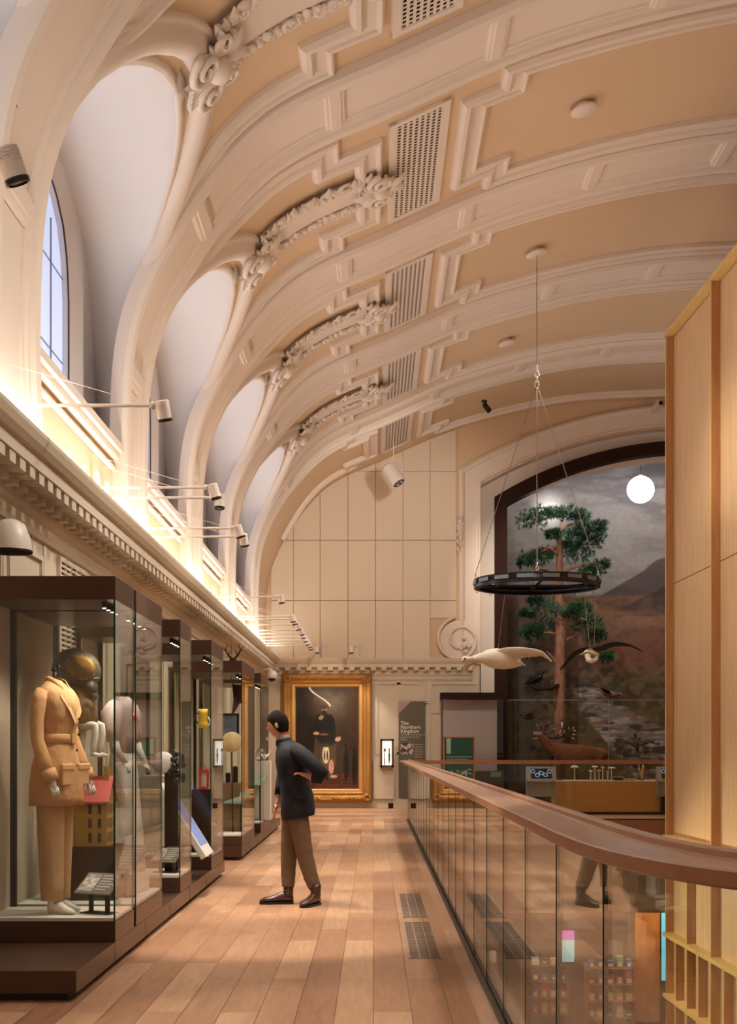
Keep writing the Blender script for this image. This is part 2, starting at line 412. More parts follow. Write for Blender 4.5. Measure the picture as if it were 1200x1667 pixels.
def panelA(): return [(3.0, W_+.36), (3.7, W_+.10), (4.2, W_), (5.36, W_), (5.36, w_), (5.89, w_), (5.89, -w_), (5.36, -w_), (5.36, -W_), (4.2, -W_), (3.7, -W_-.12), (3.0, -W_-.46)]
def panelB():
    a, b = 7.24, TMAX-7.24; a2, b2 = 7.72, TMAX-7.72
    return [(a, w_), (a, -w_), (a2, -w_), (a2, -W_), (b2, -W_), (b2, -w_), (b, -w_), (b, w_), (b2, w_), (b2, W_), (a2, W_), (a2, w_)]
mb = MB(); sweep(mb, panelA(), FP, step=.2); sweep(mb, panelB(), FP, closed=True, step=.2)
sweep(mb, [(TMAX-a, b) for a, b in panelA()], [(-o, h) for o, h in FP], step=.2)
trim_copies(mb, [M_mould], range(NB0, 7), lambda n: (n+BC)*BAY)
# hood moulding over each opening
HP = [(-.17, -.01), (-.16, .05), (-.12, .10), (-.05, .13), (.02, .12), (.08, .07), (.12, .05), (.15, .07), (.18, .05), (.19, -.01)]
hw = [(2.2, 1.93), (2.7, 1.86), (3.1, 1.70), (3.4, 1.47), (3.65, 1.22), (3.85, .95), (4.02, .66), (4.15, .34)]
mb = MB().smooth()
sweep(mb, hw+[(4.2, 0)]+[(a, -b) for a, b in hw[::-1]], HP, step=.12)
ofs = [(t, wopen(t)+.05) for t in (2.2, 2.6, 2.8, 3.0, 3.2, 3.4, 3.55, 3.68, 3.78, 3.85)]+[(3.89, .12), (3.9, 0)]
sweep(mb, ofs+[(a, -b) for a, b in ofs[:-1][::-1]], [(-.045, -.01), (-.04, .02), (.04, .02), (.045, -.01)], step=.12)
trim_copies(mb, [M_mould], range(NB0, 6), lambda n: (n+OC)*BAY)
# garland: shell-and-scroll boss above the opening, leafy strip running up the vault, second boss at its top
def spiral(mb, t0, y0, r0, turns, s, h=.10, rr=.03, a0=0):
    pts = []; k = int(18*turns)
    for i in range(k+1):
        u = i/k; a = a0+s*u*turns*2*math.pi; r = r0*(1-u)**.8+.02; pts.append(V(t0+math.cos(a)*r, y0+math.sin(a)*r, h+.05*u))
    mb.tube(pts, [rr*(1-.35*i/k) for i in range(k+1)], 6)
def leaf(mb, t, y, ang, L, h=.05, wd=.35):
    ca, sa = math.cos(ang), math.sin(ang); rows = []
    for i in range(5):
        u = i/4; wv = math.sin(math.pi*min(.97, u*.9+.08))*L*wd; hh = h+.07*math.sin(u*2.6)
        q = []
        for vv in (-1, 0, 1):
            a = t+ca*u*L-sa*vv*wv; b = y+sa*u*L+ca*vv*wv; q.append(V(a, b, hh-(.045 if vv else 0)))
        rows.append(q)
    mb.grid(rows)
def garland():
    mb = MB().smooth(); g = random.Random(3)
    sweep(mb, [(4.3, 0), (6.0, 0)], [(-.27, -.01), (-.27, .06), (-.2, .075), (.2, .075), (.27, .06), (.27, -.01)])
    for s in (-1, 1):
        t = 4.35
        while t < 5.95:
            leaf(mb, t, s*.27, s*g.uniform(.2, 1.3), g.uniform(.13, .22), .06, .4)
            leaf(mb, t+.03, s*.27, s*g.uniform(1.2, 2.4), g.uniform(.10, .17), .06, .4)
            mb.ell(V(t+g.uniform(-.03, .03), s*(.30+g.uniform(-.04, .03)), .09), (.035, .035, .035), None, 6, 4)
            t += .085
        for t in (4.65, 5.1, 5.55): spiral(mb, t, s*.32, .09, 1.4, s, .07, .022)
    # lower boss
    for k in range(16):
        a = k/16*2*math.pi; leaf(mb, 4.22+.08*math.cos(a), .08*math.sin(a), a, .34 if k % 2 else .26, .12, .25)
    for s in (-1, 1): spiral(mb, 4.08, s*.20, .17, 1.7, s, .16, .04, a0=math.pi*.5*s); spiral(mb, 4.35, s*.26, .12, 1.5, -s, .14, .03)
    mb.ell(V(4.22, 0, .16), (.13, .13, .13), None, 10, 6)
    for k in range(7): mb.ell(V(3.97-.02*k, (k-3)*.05, .12), (.035, .035, .06), None, 6, 4)
    # top boss
    for k in range(14):
        a = k/14*2*math.pi; leaf(mb, 6.0+.06*math.cos(a), .06*math.sin(a), a, .30 if k % 2 else .22, .12, .25)
    for s in (-1, 1): spiral(mb, 6.0, s*.24, .15, 1.7, s, .14, .038, a0=math.pi*.5*s)
    mb.ell(V(6.0, 0, .15), (.10, .10, .10), None, 10, 6)
    # keel moulding from the boss down both sides of the opening head
    return mb
trim_copies(garland(), [M_mould], range(NB0, 6), lambda n: (n+OC)*BAY)

# ---- left wall below and above the cornice
def cornice_prof(): # (distance from wall, height)
    return [(0, 3.10), (.03, 3.10), (.05, 3.14), (.05, 3.20), (.09, 3.24), (.10, 3.30), (.12, 3.32), (.12, 3.40), (.30, 3.41), (.30, 3.50), (.33, 3.51), (.36, 3.55), (.38, 3.60), (.38, 3.63), (.34, 3.63), (.34, 3.58), (0, 3.58)]
mb = MB(); mb.box(-2.80, -2.66, NB0*BAY, ENDY+.2, 0, 3.62); mb.build('wall_left', M_wall, kind='structure')
mb = MB(); mb.grid([[(-2.66+d, y, z) for d, z in cornice_prof()] for y in (NB0*BAY, ENDY)])
y = NB0*BAY
while y < ENDY-.3:
    mb.box(-2.57, -2.37, y, y+.15, 3.33, 3.41); mb.box(-2.58, -2.48, y+.02, y+.13, 3.28, 3.33); y += .26
mb.build('trim_cornice_left', M_wall, kind='structure')
mb = MB()                      # wall above the cornice, recessed panel, sills
mb.box(-2.70, -2.655, NB0*BAY, ENDY, 3.55, 4.42)
for n in range(NB0, 6):
    c = (n+OC)*BAY
    mb.box(-2.66, -2.50, c-1.72, c+1.72, 4.40, 4.47); mb.box(-2.66, -2.54, c-1.72, c+1.72, 4.33, 4.40); mb.box(-2.66, -2.57, c-1.72, c+1.72, 4.22, 4.25)
    for k in (-1, 1): mb.box(-2.66, -2.60, c+k*.3-.06, c+k*.3+.06, 3.6, 4.0)
mb.build('trim_sills_left', M_mould, kind='structure')
# panelling of the left wall
mb = MB()
def framexz(mb, x, y0, y1, z0, z1, w=.04, d=.025):
    for a, b, c_, d_ in ((y0, y1, z0, z0+w), (y0, y1, z1-w, z1), (y0, y0+w, z0+w, z1-w), (y1-w, y1, z0+w, z1-w)): mb.box(x, x+d, a, b, c_, d_)
y = 5.0
while y < 32:
    if not 10.9 < y < 12.0: framexz(mb, -2.66, y, y+1.0, .5, 2.98)
    mb.box(-2.66, -2.645, y+1.06, y+1.13, .1, 3.08); y += 1.2
mb.build('trim_panelling_left', M_wall, kind='structure')

# ---- end wall with the arched stage opening
AX0, AX1, AMID = 2.62, 13.18, 7.9
def arc(x, x0, zs, za): # segmental arch through springing zs and apex za
    hw_ = AMID-x0; rise = za-zs; Rr = (hw_**2+rise**2)/(2*rise); return za-Rr+math.sqrt(max(0, Rr*Rr-(x-AMID)**2))
def z_at(py): return EYE+(1218-py)/66.667
ZS, ZA = z_at(790), z_at(694)
mb = MB(); xs = list(np.linspace(-2.66, AX0, 40))
def wallstrip(xs, zb, zt, y=ENDY, mbx=None):
    mbx.grid([[(x, y, zb(x)), (x, y, zt(x))] for x in xs])
wallstrip(xs, lambda x: 0, lambda x: HX(x)+.02, mbx=mb)
xa = list(np.linspace(AX0, AX1, 60)); wallstrip(xa, lambda x: arc(x, AX0, ZS, ZA), lambda x: HX(x)+.02, mbx=mb)
wallstrip(list(np.linspace(AX1, 18.4, 30)), lambda x: 0, lambda x: HX(x)+.02, mbx=mb)
# lower part is in the stone colour
o = mb.build('wall_back', M_field, kind='structure')
MB().box(-2.7, 2.56, ENDY-.05, ENDY-.005, 0, 3.3).build('wall_back_lower', M_wall, kind='structure')
# reveal of the opening
mb = MB()
mb.grid([[(x, ENDY+d, arc(x, AX0, ZS, ZA)) for d in (0, .55)] for x in xa]); mb.box(AX0-.02, AX0, ENDY, ENDY+.55, 0, ZS); mb.box(AX1, AX1+.02, ENDY, ENDY+.55, 0, ZS)
mb.build('wall_back_reveal', M_mould, kind='structure')
# arch architrave
def archband(mb, x0, zs, za, wi, y0, prof):
    pts = [(x0, 0.0 if False else 3.5), (x0, zs)]+[(x, arc(x, x0, zs, za)) for x in np.linspace(x0, 15.8-x0, 48)][1:-1]+[(15.8-x0, zs), (15.8-x0, 3.5)]
    sweep(mb, pts, prof, step=5, f=lambda a, b, h: Vector((a, y0-h, b)))
mb = MB(); archband(mb, AX0-.27, ZS+.22, ZA+.28, .5, ENDY, [(.26, 0), (.26, .10), (.20, .13), (.15, .10), (.12, .05), (-.2, .05), (-.22, .08), (-.26, .08), (-.27, 0)])
mb.build('trim_arch', M_mould, kind='structure')
# dark inner frame of the stage
def s36(px): return (px-608)/66.667
mb = MB()
for (xa0, zs, za, y0, wd) in ((2.98, z_at(806), z_at(713), ENDY+.30, .31),):
    pts = [(xa0, -.2), (xa0, zs)]+[(x, arc(x, xa0, zs, za)) for x in np.linspace(xa0, 15.8-xa0, 48)][1:-1]+[(15.8-xa0, zs), (15.8-xa0, -.2)]
    sweep(mb, pts, [(0.0, 0), (0.0, .1), (-wd, .1), (-wd, -.6)], step=5, f=lambda a, b, h: Vector((a, y0-h, b)))
mb.build('trim_stage_frame', M_dark, kind='structure')
# filler between plaster reveal and dark frame
mb = MB()
mb.grid([[(x, ENDY+.5, -.1), (x, ENDY+.5, arc(x, AX0, ZS, ZA))] for x in np.linspace(AX0, 3.3, 8)])
mb.grid([[(x, ENDY+.5, arc(x, AX0, ZS, ZA)), (x, ENDY+.5, arc(x, AX0, ZS, ZA)-.75)] for x in np.linspace(3.3, 12.5, 50)])
mb.build('wall_stage_inner', M_mould, kind='structure')
# white acoustic panels with fine joints on the end wall
mb = MB(); g = .012
xe = [-2.55, -1.75, -.9, -.02, .42, 1.2, 2.02]
zl = [3.62, 5.05, z_at(880), 8.2, 9.6]
xe = [-2.5, -1.95, -1.3, -.62, .05, .72, 1.38, 2.02]
for i in range(len(xe)-1):
    for j in range(len(zl)-1):
        a, b = xe[i]+g/2, xe[i+1]-g/2; z0 = zl[j]+g/2
        zt = lambda x: min(zl[j+1]-g/2, HX(x)-.03)
        xx = list(np.linspace(a, b, 8))
        if i == 6 and j == 0: z0 = 4.62
        if max(zt(x) for x in xx) <= z0: continue
        xx = [x for x in xx if zt(x) > z0+.01]
        if len(xx) < 2: continue
        mb.grid([[(x, ENDY-.04, z0), (x, ENDY-.04, zt(x))] for x in xx]); mb.grid([[(x, ENDY-.04, zt(x)), (x, ENDY, zt(x))] for x in xx])
        mb.add([(xx[-1], ENDY-.04, z0), (xx[-1], ENDY, z0), (xx[-1], ENDY, zt(xx[-1])), (xx[-1], ENDY-.04, zt(xx[-1]))], [(0, 1, 2, 3)])
mb.build('trim_acoustic_panels', M_panelw, kind='structure')
# back cornice with dentils
mb = MB(); mb.grid([[(x, ENDY-.05-d*.8, z) for d, z in cornice_prof()] for x in (-2.66, 2.42)])
mb.add([(2.42, ENDY-.05-d*.8, z) for d, z in cornice_prof()], [tuple(range(17))])
x = -2.4
while x < 2.35: mb.box(x, x+.12, ENDY-.30, ENDY-.15, 3.335, 3.41); x += .26
mb.build('trim_cornice_back', M_wall, kind='structure')
# pilasters and panel frames of the lower end wall
mb = MB()
def fr(mb, x0, x1, z0, z1, y=ENDY-.05, w=.05, d=.03):
    for a, b, c_, d_ in ((x0, x1, z0, z0+w), (x0, x1, z1-w, z1), (x0, x0+w, z0+w, z1-w), (x1-w, x1, z0+w, z1-w)): mb.box(a, b, y-d, y, c_, d_)
fr(mb, s36(612), s36(690), 1.3, 3.05); fr(mb, s36(700), s36(778), 2.3, 3.05); fr(mb, s36(612), s36(640), .55, 1.2)
mb.box(s36(462), s36(783), ENDY-.10, ENDY-.05, 0, .22); mb.box(s36(608), s36(641), ENDY-.14, ENDY-.05, .22, 1.16); mb.box(s36(694), s36(700), ENDY-.09, ENDY-.05, 0, 3.1)
mb.box(s36(646), s36(652), ENDY-.08, ENDY-.05, 0, 3.1)
mb.build('trim_panelling_back', M_wall, kind='structure')
# scroll relief at the foot of the arch
def R2(x, z, h): return Vector((x, ENDY-.05-h, z))
mb = MB().smooth(); cx_, cz_ = s36(751), z_at(1044)
pts = []
for i in range(70):
    u = i/69; a = R(100)+u*R(700); r = .50*(1-u)+.07; pts.append(R2(cx_-.06*(1-u)+math.cos(a)*r, cz_+.02+math.sin(a)*r, .05+.05*u))
mb.tube(pts, [.045-.018*i/69 for i in range(70)], 8)
mb.smooth(False); mb.lathe([(.5, 0), (.5, .05), (.46, .06), (.01, .06)], (cx_-.04, ENDY-.03, cz_), 32, Matrix.Rotation(R(90), 4, 'X'))
mb.smooth(); g2 = random.Random(5)
for k in range(16):
    a = g2.uniform(0, 6.28); r = g2.uniform(0, .15); mb.ell(R2(cx_+.08+r*math.cos(a), cz_-.1+r*math.sin(a)*1.2, .10), (.045, .05, .05), None, 6, 4)
mb.tube([R2(cx_-.5+.1*i, cz_-.52+.03*math.sin(i), .05) for i in range(9)], .04, 6)
trimo = mb.build('trim_scroll_relief', M_mould, kind='structure')
mb = MB().smooth()
for k in range(14): mb.ell(R2(s36(748)+.05*math.sin(k*1.9), z_at(850)-.055*k, .07), (.06-.002*k, .06, .05), None, 7, 5)
mb.tube([R2(s36(750), z_at(842), .05), R2(s36(750), z_at(900), .04)], [.09, .03], 6)
mb.build('trim_drop_relief', M_mould, kind='structure')

# ---- right-hand side of the hall, rear floor edges, lower hall
MB().box(18.4, 18.5, NB0*BAY, ENDY+.2, -4.6, 3.7).build('wall_right', M_wall, kind='structure')
mb = MB(); mb.grid([[(18.4-d, y, z) for d, z in cornice_prof()] for y in (NB0*BAY, ENDY)]); mb.build('trim_cornice_right', M_wall, kind='structure')
XR = .70     # line of the balustrade glass
VOIDY = 27.35
RPATH = [(XR, 27.35), (XR, 4.2), (XR+.005, 3.85), (XR+.03, 3.5), (XR+.08, 3.2), (XR+.17, 2.95), (XR+.30, 2.74), (XR+.50, 2.56), (XR+.80, 2.44), (XR+1.2, 2.40), (9, 2.40)]
mb = MB()
mb.mat(0)
mb.box(-2.66, .56, NB0*BAY, VOIDY+.5, -.30, 0); mb.mat(2).box(.56, .80, 4.2, VOIDY, -.30, 0.002)
poly = [(.56, NB0*BAY), (18.4, NB0*BAY), (18.4, 2.46)]+[(x+.04, y+.04) for x, y in RPATH[:0:-1]]+[(.56, 4.2)]
mb.mat(0).prism(poly, -.30, 0, 'z')
mb.mat(1).box(-2.66, .56, VOIDY+.5, ENDY+.4, -.30, 0); mb.box(.56, 18.4, VOIDY, ENDY+.4, -.30, 0)
fl = mb.build('floor', [M_floor, M_floor2, M_rail], kind='structure')
M_floorlow = woodmat('lower_floor', rgb(92, 66, 46), rgb(112, 84, 60), (1, 8, 1), .35)
MB().box(-2.7, 18.4, -5, ENDY+.3, -4.65, -4.55).build('floor_lower', M_floorlow, kind='structure')
mb = MB(); mb.box(.80, 18.4, VOIDY-.04, VOIDY, -.34, -.01); mb.box(.72, .80, 2.5, VOIDY-.04, -.34, -.005); mb.build('trim_floor_fascia', M_raile, kind='structure')
M_cream = pm('lower_wall_cream', rgb(206, 186, 150), .7)
mb = MB(); mb.box(-2.6, 18.4, VOIDY, VOIDY+.15, -1.8, -.34); mb.box(-2.6, 18.4, VOIDY+.15, ENDY, -1.9, -1.8); mb.box(-2.6, .78, 2.6, VOIDY, -.7, -.34)
mb.build('wall_lower_front', M_cream, kind='structure')
M_lowback = pm('lower_wall_brown', rgb(70, 46, 30), .6)
mb = MB(); mb.box(-2.6, 18.4, ENDY, ENDY+.1, -4.6, -.3); mb.box(-2.7, -2.6, -5, ENDY, -4.6, -.3); mb.build('wall_lower_back', M_lowback, kind='structure')
# ================================================================== THINGS: ceiling and wall fittings
M_backing = pm('duct_dark', rgb(58, 36, 26), .9)
def V3(t, y, h): return V(t, y, h)
def ceiling_vent(n, label):
    yc = (n+BC)*BAY; L = V(6.53, yc, 0); t = thing('ceiling_vent', label, 'air vent', L, group='grilles along the vaulted ceiling')
    t0, t1, a, b = 6.15, 6.91, yc-.30*BAY, yc+.30*BAY
    mb = MB(); f = .09
    for c0, c1, d0, d1 in ((t0, t1, a, a+f), (t0, t1, b-f, b), (t0, t0+f, a, b), (t1-f, t1, a, b)):
        P = [V(c0, d0, 0), V(c1, d0, 0), V(c1, d1, 0), V(c0, d1, 0)]; Q = [V(c0, d0, .04), V(c1, d0, .04), V(c1, d1, .04), V(c0, d1, .04)]
        mb.add(P+Q, [(4, 5, 6, 7), (0, 1, 5, 4), (1, 2, 6, 5), (2, 3, 7, 6), (3, 0, 4, 7)])
    mb.build('frame', M_mould, t)
    mb = MB(); mb.grid([[V(c, d, .004) for d in (a+f, b-f)] for c in (t0+f, t1-f)]); mb.build('backing', M_backing, t)
    mb = MB(); nc = 8; wi = t1-t0-2*f
    for k in range(nc+1):
        c = t0+f+wi*k/nc; mb.add([V(c-.018, a+f, .03), V(c+.018, a+f, .03), V(c+.018, b-f, .03), V(c-.018, b-f, .03)], [(0, 1, 2, 3)])
    nr = 36
    for k in range(nr+1):
        d = a+f+(b-a-2*f)*k/nr; mb.add([V(t0+f, d-.016, .028), V(t1-f, d-.016, .028), V(t1-f, d+.016, .028), V(t0+f, d+.016, .028)], [(0, 1, 2, 3)])
    mb.build('grille', M_mould, t); return t
v0 = ceiling_vent(2, 'nearest large slotted ceiling grille, cut by the top edge')
for n, lb in ((3, 'second slotted ceiling grille, the largest one seen whole'), (4, 'third slotted ceiling grille, at the middle of the vault'), (5, 'fourth slotted ceiling grille, between the two farthest ribs with garlands'), (6, 'farthest slotted ceiling grille, just above the hanging projector lamp')):
    dup(v0, (v0.location.x, (n+BC)*BAY, v0.location.z), lb)

def ceiling_disc(px, n_y, label, r=.17):
    t_ = 8.74; L = V(t_, n_y*BAY, 0); t = thing('ceiling_disc', label, 'ceiling fitting', L, group='round plates on the vault')
    N = (V(t_, 0, 1)-V(t_, 0, 0)); M = N.to_track_quat('Z', 'Y').to_matrix().to_4x4()
    MB().lathe([(r*.5, -.01), (r*.5, .06)], L, 20, M).build('neck', M_mould, t)
    MB().smooth().lathe([(r*.9, .05), (r, .06), (r, .085), (r*.9, .10), (.01, .10)], L, 28, M).build('plate', M_mould, t); return t
ceiling_disc(950, 3.54, 'white round disc on the vault nearest the camera, no cable')
ceiling_disc(870, 4.57, 'white round disc on the vault holding the thin cable of the hoop')
ceiling_disc(825, 5.58, 'farthest small white disc on the vault, above the black spotlight')

def aim(o, d): o.rotation_euler = Vector(d).to_track_quat('-Z', 'Y').to_euler()
def spotlight(name, parent, loc, d, energy, ang, col=WARM, blend=.5, size=.03):
    l = bpy.data.lights.new(name, 'SPOT'); l.energy = energy; l.spot_size = R(ang); l.spot_blend = blend; l.color = col; l.shadow_soft_size = size
    o = bpy.data.objects.new(name, l); SC.collection.objects.link(o); o.parent = parent; o.location = Vector(loc)-ORG[parent.name]; aim(o, d); return o
# ---- spot lamps on long arms standing on the cornice
def arm_lamp(y, label, z=3.86, x=-1.48, target=(-.6, 0), energy=290, ang=50, lens=None, power=True):
    t = thing('arm_spotlight', label, 'spotlight', (-2.56, y, z), group='spotlights on arms above the cornice')
    MB().box(-2.58, -2.545, y-.04, y+.04, z-.25, z+.14).build('bracket', M_spotw, t)
    mb = MB(); mb.tube([(-2.55, y, z), (x-.09, y, z)], .013, 8); mb.smooth().ell((x-.07, y, z), (.028, .035, .028)); mb.build('arm', M_spotw, t)
    MB().tube([(-2.60, y, z+.30), (x-.14, y, z+.015)], .0022, 4).build('stay_wire', M_spotw, t)
    d = Vector((target[0]-x, target[1], -z)).normalized(); M = Vector(d).to_track_quat('-Z', 'Y').to_matrix().to_4x4()
    c = Vector((x, y, z-.02))
    hd = MB().lathe([(.038, .055), (.05, .05), (.05, -.075), (.046, -.085)], c, 20, M).build('lamp_head', M_spotw, t)
    m2 = MB()
    for k in range(7): m2.lathe([(.0505, .045-.008*k), (.052, .043-.008*k), (.0505, .041-.008*k)], c, 16, M, cap=False)
    m2.build('cooling_fins', M_spotw, hd)
    MB().lathe([(.051, -.07), (.053, -.075), (.051, -.092), (.04, -.094), (.038, -.085)], c, 20, M, cap=False).build('bezel', M_lensd, hd)
    MB().lathe([(.001, -.082), (.034, -.080)], c, 16, M, cap=False).build('lens', lens or M_lens, hd)
    if power: spotlight('lamp_light', t, c+d*.13, d, energy, ang)
    return t
arm_lamp(5.5, 'spotlight at the upper left edge of the photo, with a bluish lens', lens=M_lensc, energy=330, target=(-.2, 1.0))
arm_lamp(9.5, 'nearest of the white arm spotlights that show their whole arm', target=(-.9, 1.2), energy=460)
arm_lamp(12.5, 'nearer lamp of the first close pair of arm spotlights', target=(-.4, .5))
arm_lamp(13.0, 'farther lamp of the first close pair of arm spotlights', target=(-1.6, -.3))
arm_lamp(14.8, 'nearer lamp of the second close pair of arm spotlights', target=(-.2, .6))
arm_lamp(15.4, 'farther lamp of the second close pair of arm spotlights', target=(-1.0, 1.5))
arm_lamp(21.6, 'single arm spotlight standing apart before the far cluster', z=3.87, target=(-.8, .2))
far = [(24.7, 'first and nearest of the far cluster of arm spotlights'), (25.2, 'second of the far cluster of arm spotlights'), (26.4, 'third of the far cluster of arm spotlights, counting from the camera'),
       (27.6, 'fourth of the far cluster, just before the one nearest the middle'), (28.4, 'fifth of the far cluster of arm spotlights'), (29.3, 'sixth of the far cluster of arm spotlights'),
       (30.2, 'seventh of the far cluster of arm spotlights'), (31.0, 'next to last of the far cluster of arm spotlights'), (31.7, 'last of the far cluster of arm spotlights, closest to the end wall')]
for i, (y, lb) in enumerate(far): arm_lamp(y, lb, target=(-.9+.25*(i % 4), .5), energy=300, power=(i % 2 == 0))
# ---- the two small lamps standing on the back cornice
for px, lb in ((519, 'small lamp on the end wall cornice, left of the pair over the portrait'), (573, 'small lamp on the end wall cornice, right of the pair over the portrait')):
    x = s36(px); t = thing('cornice_lamp', lb, 'spotlight', (x, ENDY-.3, 3.62), group='small lamps on the end wall cornice')
    MB().box(x+.08, x+.16, ENDY-.09, ENDY-.045, 3.64, 4.0).build('bracket', M_spotw, t)
    MB().tube([(x+.12, ENDY-.08, 3.95), (x, ENDY-.95, 3.84)], .012, 6).build('arm', M_spotw, t)
    mb = MB().lathe([(.03, .06), (.05, .05), (.05, -.10), (.045, -.11)], (x, ENDY-.95, 3.80), 16); mb.build('lamp_head', M_spotw, t)
    MB().lathe([(.052, -.08), (.052, -.112), (.03, -.105), (.001, -.105)], (x, ENDY-.95, 3.80), 16).build('lens', M_lensd, t)
    spotlight('lamp_light', t, (x, ENDY-.96, 3.62), (.05, .42, -1.6), 70, 78)
# ---- projector lamp hanging from the vault
px_ = (s36(0), 0)
t = thing('projector_lamp', 'large white cylindrical lamp hanging on a rod before the end wall', 'hanging lamp', (.46, 31.0, 7.9))
c = Vector((.46, 31.0, 7.72)); MB().tube([(.46, 31.0, 8.5), (.46, 31.0, 8.02)], .012, 6).build('rod', M_spotw, t)
mb = MB(); mb.tube([(.24, 31, 7.80), (.24, 31.0, 7.98), (.46, 31, 8.04), (.66, 31, 7.98), (.66, 31, 7.76)], .018, 6); mb.build('yoke', M_spotw, t)
d = Vector((.26, -.12, -.42)).normalized(); M = d.to_track_quat('-Z', 'Y').to_matrix().to_4x4()
h = MB().lathe([(.15, .24), (.17, .22), (.17, -.22), (.16, -.24), (.13, -.245)], c, 28, M).build('lamp_body', M_spotw, t)
MB().lathe([(.14, -.249), (.001, -.251)], c, 24, M, cap=False).build('front_glass', M_lensd, h)
mb = MB()
for k in range(5): a = k*1.257; mb.ell(c+M @ Vector((.07*math.cos(a), .07*math.sin(a), -.25)), (.035, .035, .01), None, 8, 4)
mb.build('lens', M_spotw, h)
# ---- black spotlight and camera on the vault
def at(px, py, y): return Vector(((px-608)*y/2200, y, EYE+(1218-py)*y/2200))
L = V(9.05, 28.6, 0); L = at(790, 657, 28.8)
t = thing('black_spotlight', 'small black adjustable spotlight fixed under the vault', 'spotlight', L)
MB().lathe([(.06, 0), (.06, .05)], L+Vector((-.02, 0, .02)), 14).build('mount', M_black, t)
M = Vector((.1, -.05, -.15)).to_track_quat('-Z', 'Y').to_matrix().to_4x4()
MB().lathe([(.05, .09), (.055, .08), (.06, -.11), (.04, -.11)], L+Vector((.03, 0, -.08)), 16, M).build('lamp_head', M_black, t)
spotlight('lamp_light', t, L+Vector((.08, .1, -.25)), Vector((5.2, 35, 3.6))-L, 750, 56, (1, .90, .80), .9)
L = at(1073, 658, 32.3)
t = thing('security_camera', 'small white box camera with dark lens above the stage arch', 'camera', L)
MB().box(L.x-.07, L.x+.07, L.y-.1, ENDY-.0, L.z-.06, L.z+.06).build('camera_body', M_spotw, t)
MB().lathe([(.05, 0), (.05, .03), (.02, .035)], (L.x+.02, L.y-.1, L.z), 16, Matrix.Rotation(R(90), 4, 'X')).build('lens', M_black, t)
L = Vector((-2.33, 31.0, 3.12))
t = thing('dome_camera', 'white dome security camera under the cornice by the far cases', 'camera', L)
MB().tube([(-2.64, 31.0, 3.25), (-2.4, 31.0, 3.27), (-2.33, 31, 3.24)], .03, 8).build('arm', M_spotw, t)
MB().smooth().lathe([(.04, .12), (.10, .09), (.12, .02), (.12, -.05), (.10, -.07)], L, 20).build('housing', M_spotw, t)
MB().smooth().lathe([(.085, -.06), (.075, -.11), (.04, -.14), (.001, -.15)], L, 18).build('dome', M_black, t)
L = Vector((-2.50, 9.3, 2.86))
t = thing('wall_speaker', 'white bell shaped speaker on the left wall, cut by the photo edge', 'speaker', L)
MB().smooth().lathe([(.05, .16), (.10, .13), (.135, .04), (.15, -.05), (.15, -.06)], L, 24).build('housing', M_spotw, t)
MB().lathe([(.152, -.05), (.152, -.065), (.12, -.066), (.001, -.066)], L, 24).build('grille', M_dark, t)
MB().box(-2.655, -2.58, 9.25, 9.35, 2.84, 2.98).build('bracket', M_spotw, t)
t = thing('wall_grille', 'slatted air grille in the left wall above the nearest case', 'air vent', (-2.65, 11.9, 2.9))
mb = MB(); 
for a, b, c_, d_ in ((11.35, 12.42, 3.03, 3.07), (11.35, 12.42, 2.2, 2.24), (11.35, 11.40, 2.24, 3.03), (12.37, 12.42, 2.24, 3.03)): mb.box(-2.658, -2.63, a, b, c_, d_)
mb.build('frame', M_wall, t); MB().box(-2.659, -2.652, 11.4, 12.37, 2.24, 3.03).build('backing', M_backing, t)
mb = MB()
for k in range(18): mb.box(-2.655, -2.635, 11.4, 12.37, 2.25+k*.0435, 2.268+k*.0435)
for k in range(1, 5): mb.box(-2.656, -2.63, 11.4+k*.194-.006, 11.4+k*.194+.006, 2.24, 3.03)
mb.build('slats', M_wall, t)

# ================================================================== display cases
CX = -1.70; CB = -2.60; DECK = .33; CT = 2.43; CTT = 2.585; PL = .175
M_fabric = pm('pale_deck_board', rgb(208, 198, 184), .8)
M_backp = pm('case_back_panel', rgb(176, 158, 136), .8)
def plinth(y0, y1, label):
    t = thing('case_plinth', label, 'plinth', ((CX+CB)/2, (y0+y1)/2, 0), group='brown plinths under the cases')
    bevel(MB().box(CB-.05, CX, y0, y1, .045, PL).build('body', M_bronze, t), .003)
    MB().box(CB-.05, CX-.06, y0+.06, y1, 0, .045).build('toe_kick', M_black, t)
    mb = MB(); y = y0+1.15
    while y < y1-.3: mb.box(CX, CX+.0015, y, y+.006, .045, PL); y += 1.2
    mb.build('panel_joint', M_black, t)
plinth(7.73, 15.45, 'long bronze brown plinth carrying the four nearest glass cases')
plinth(17.45, 24.7, 'far bronze brown plinth carrying the two farthest glass cases')
M_led = pm('led_point', rgb(255, 240, 220), .3, emit=(1, .85, .66), estr=25)
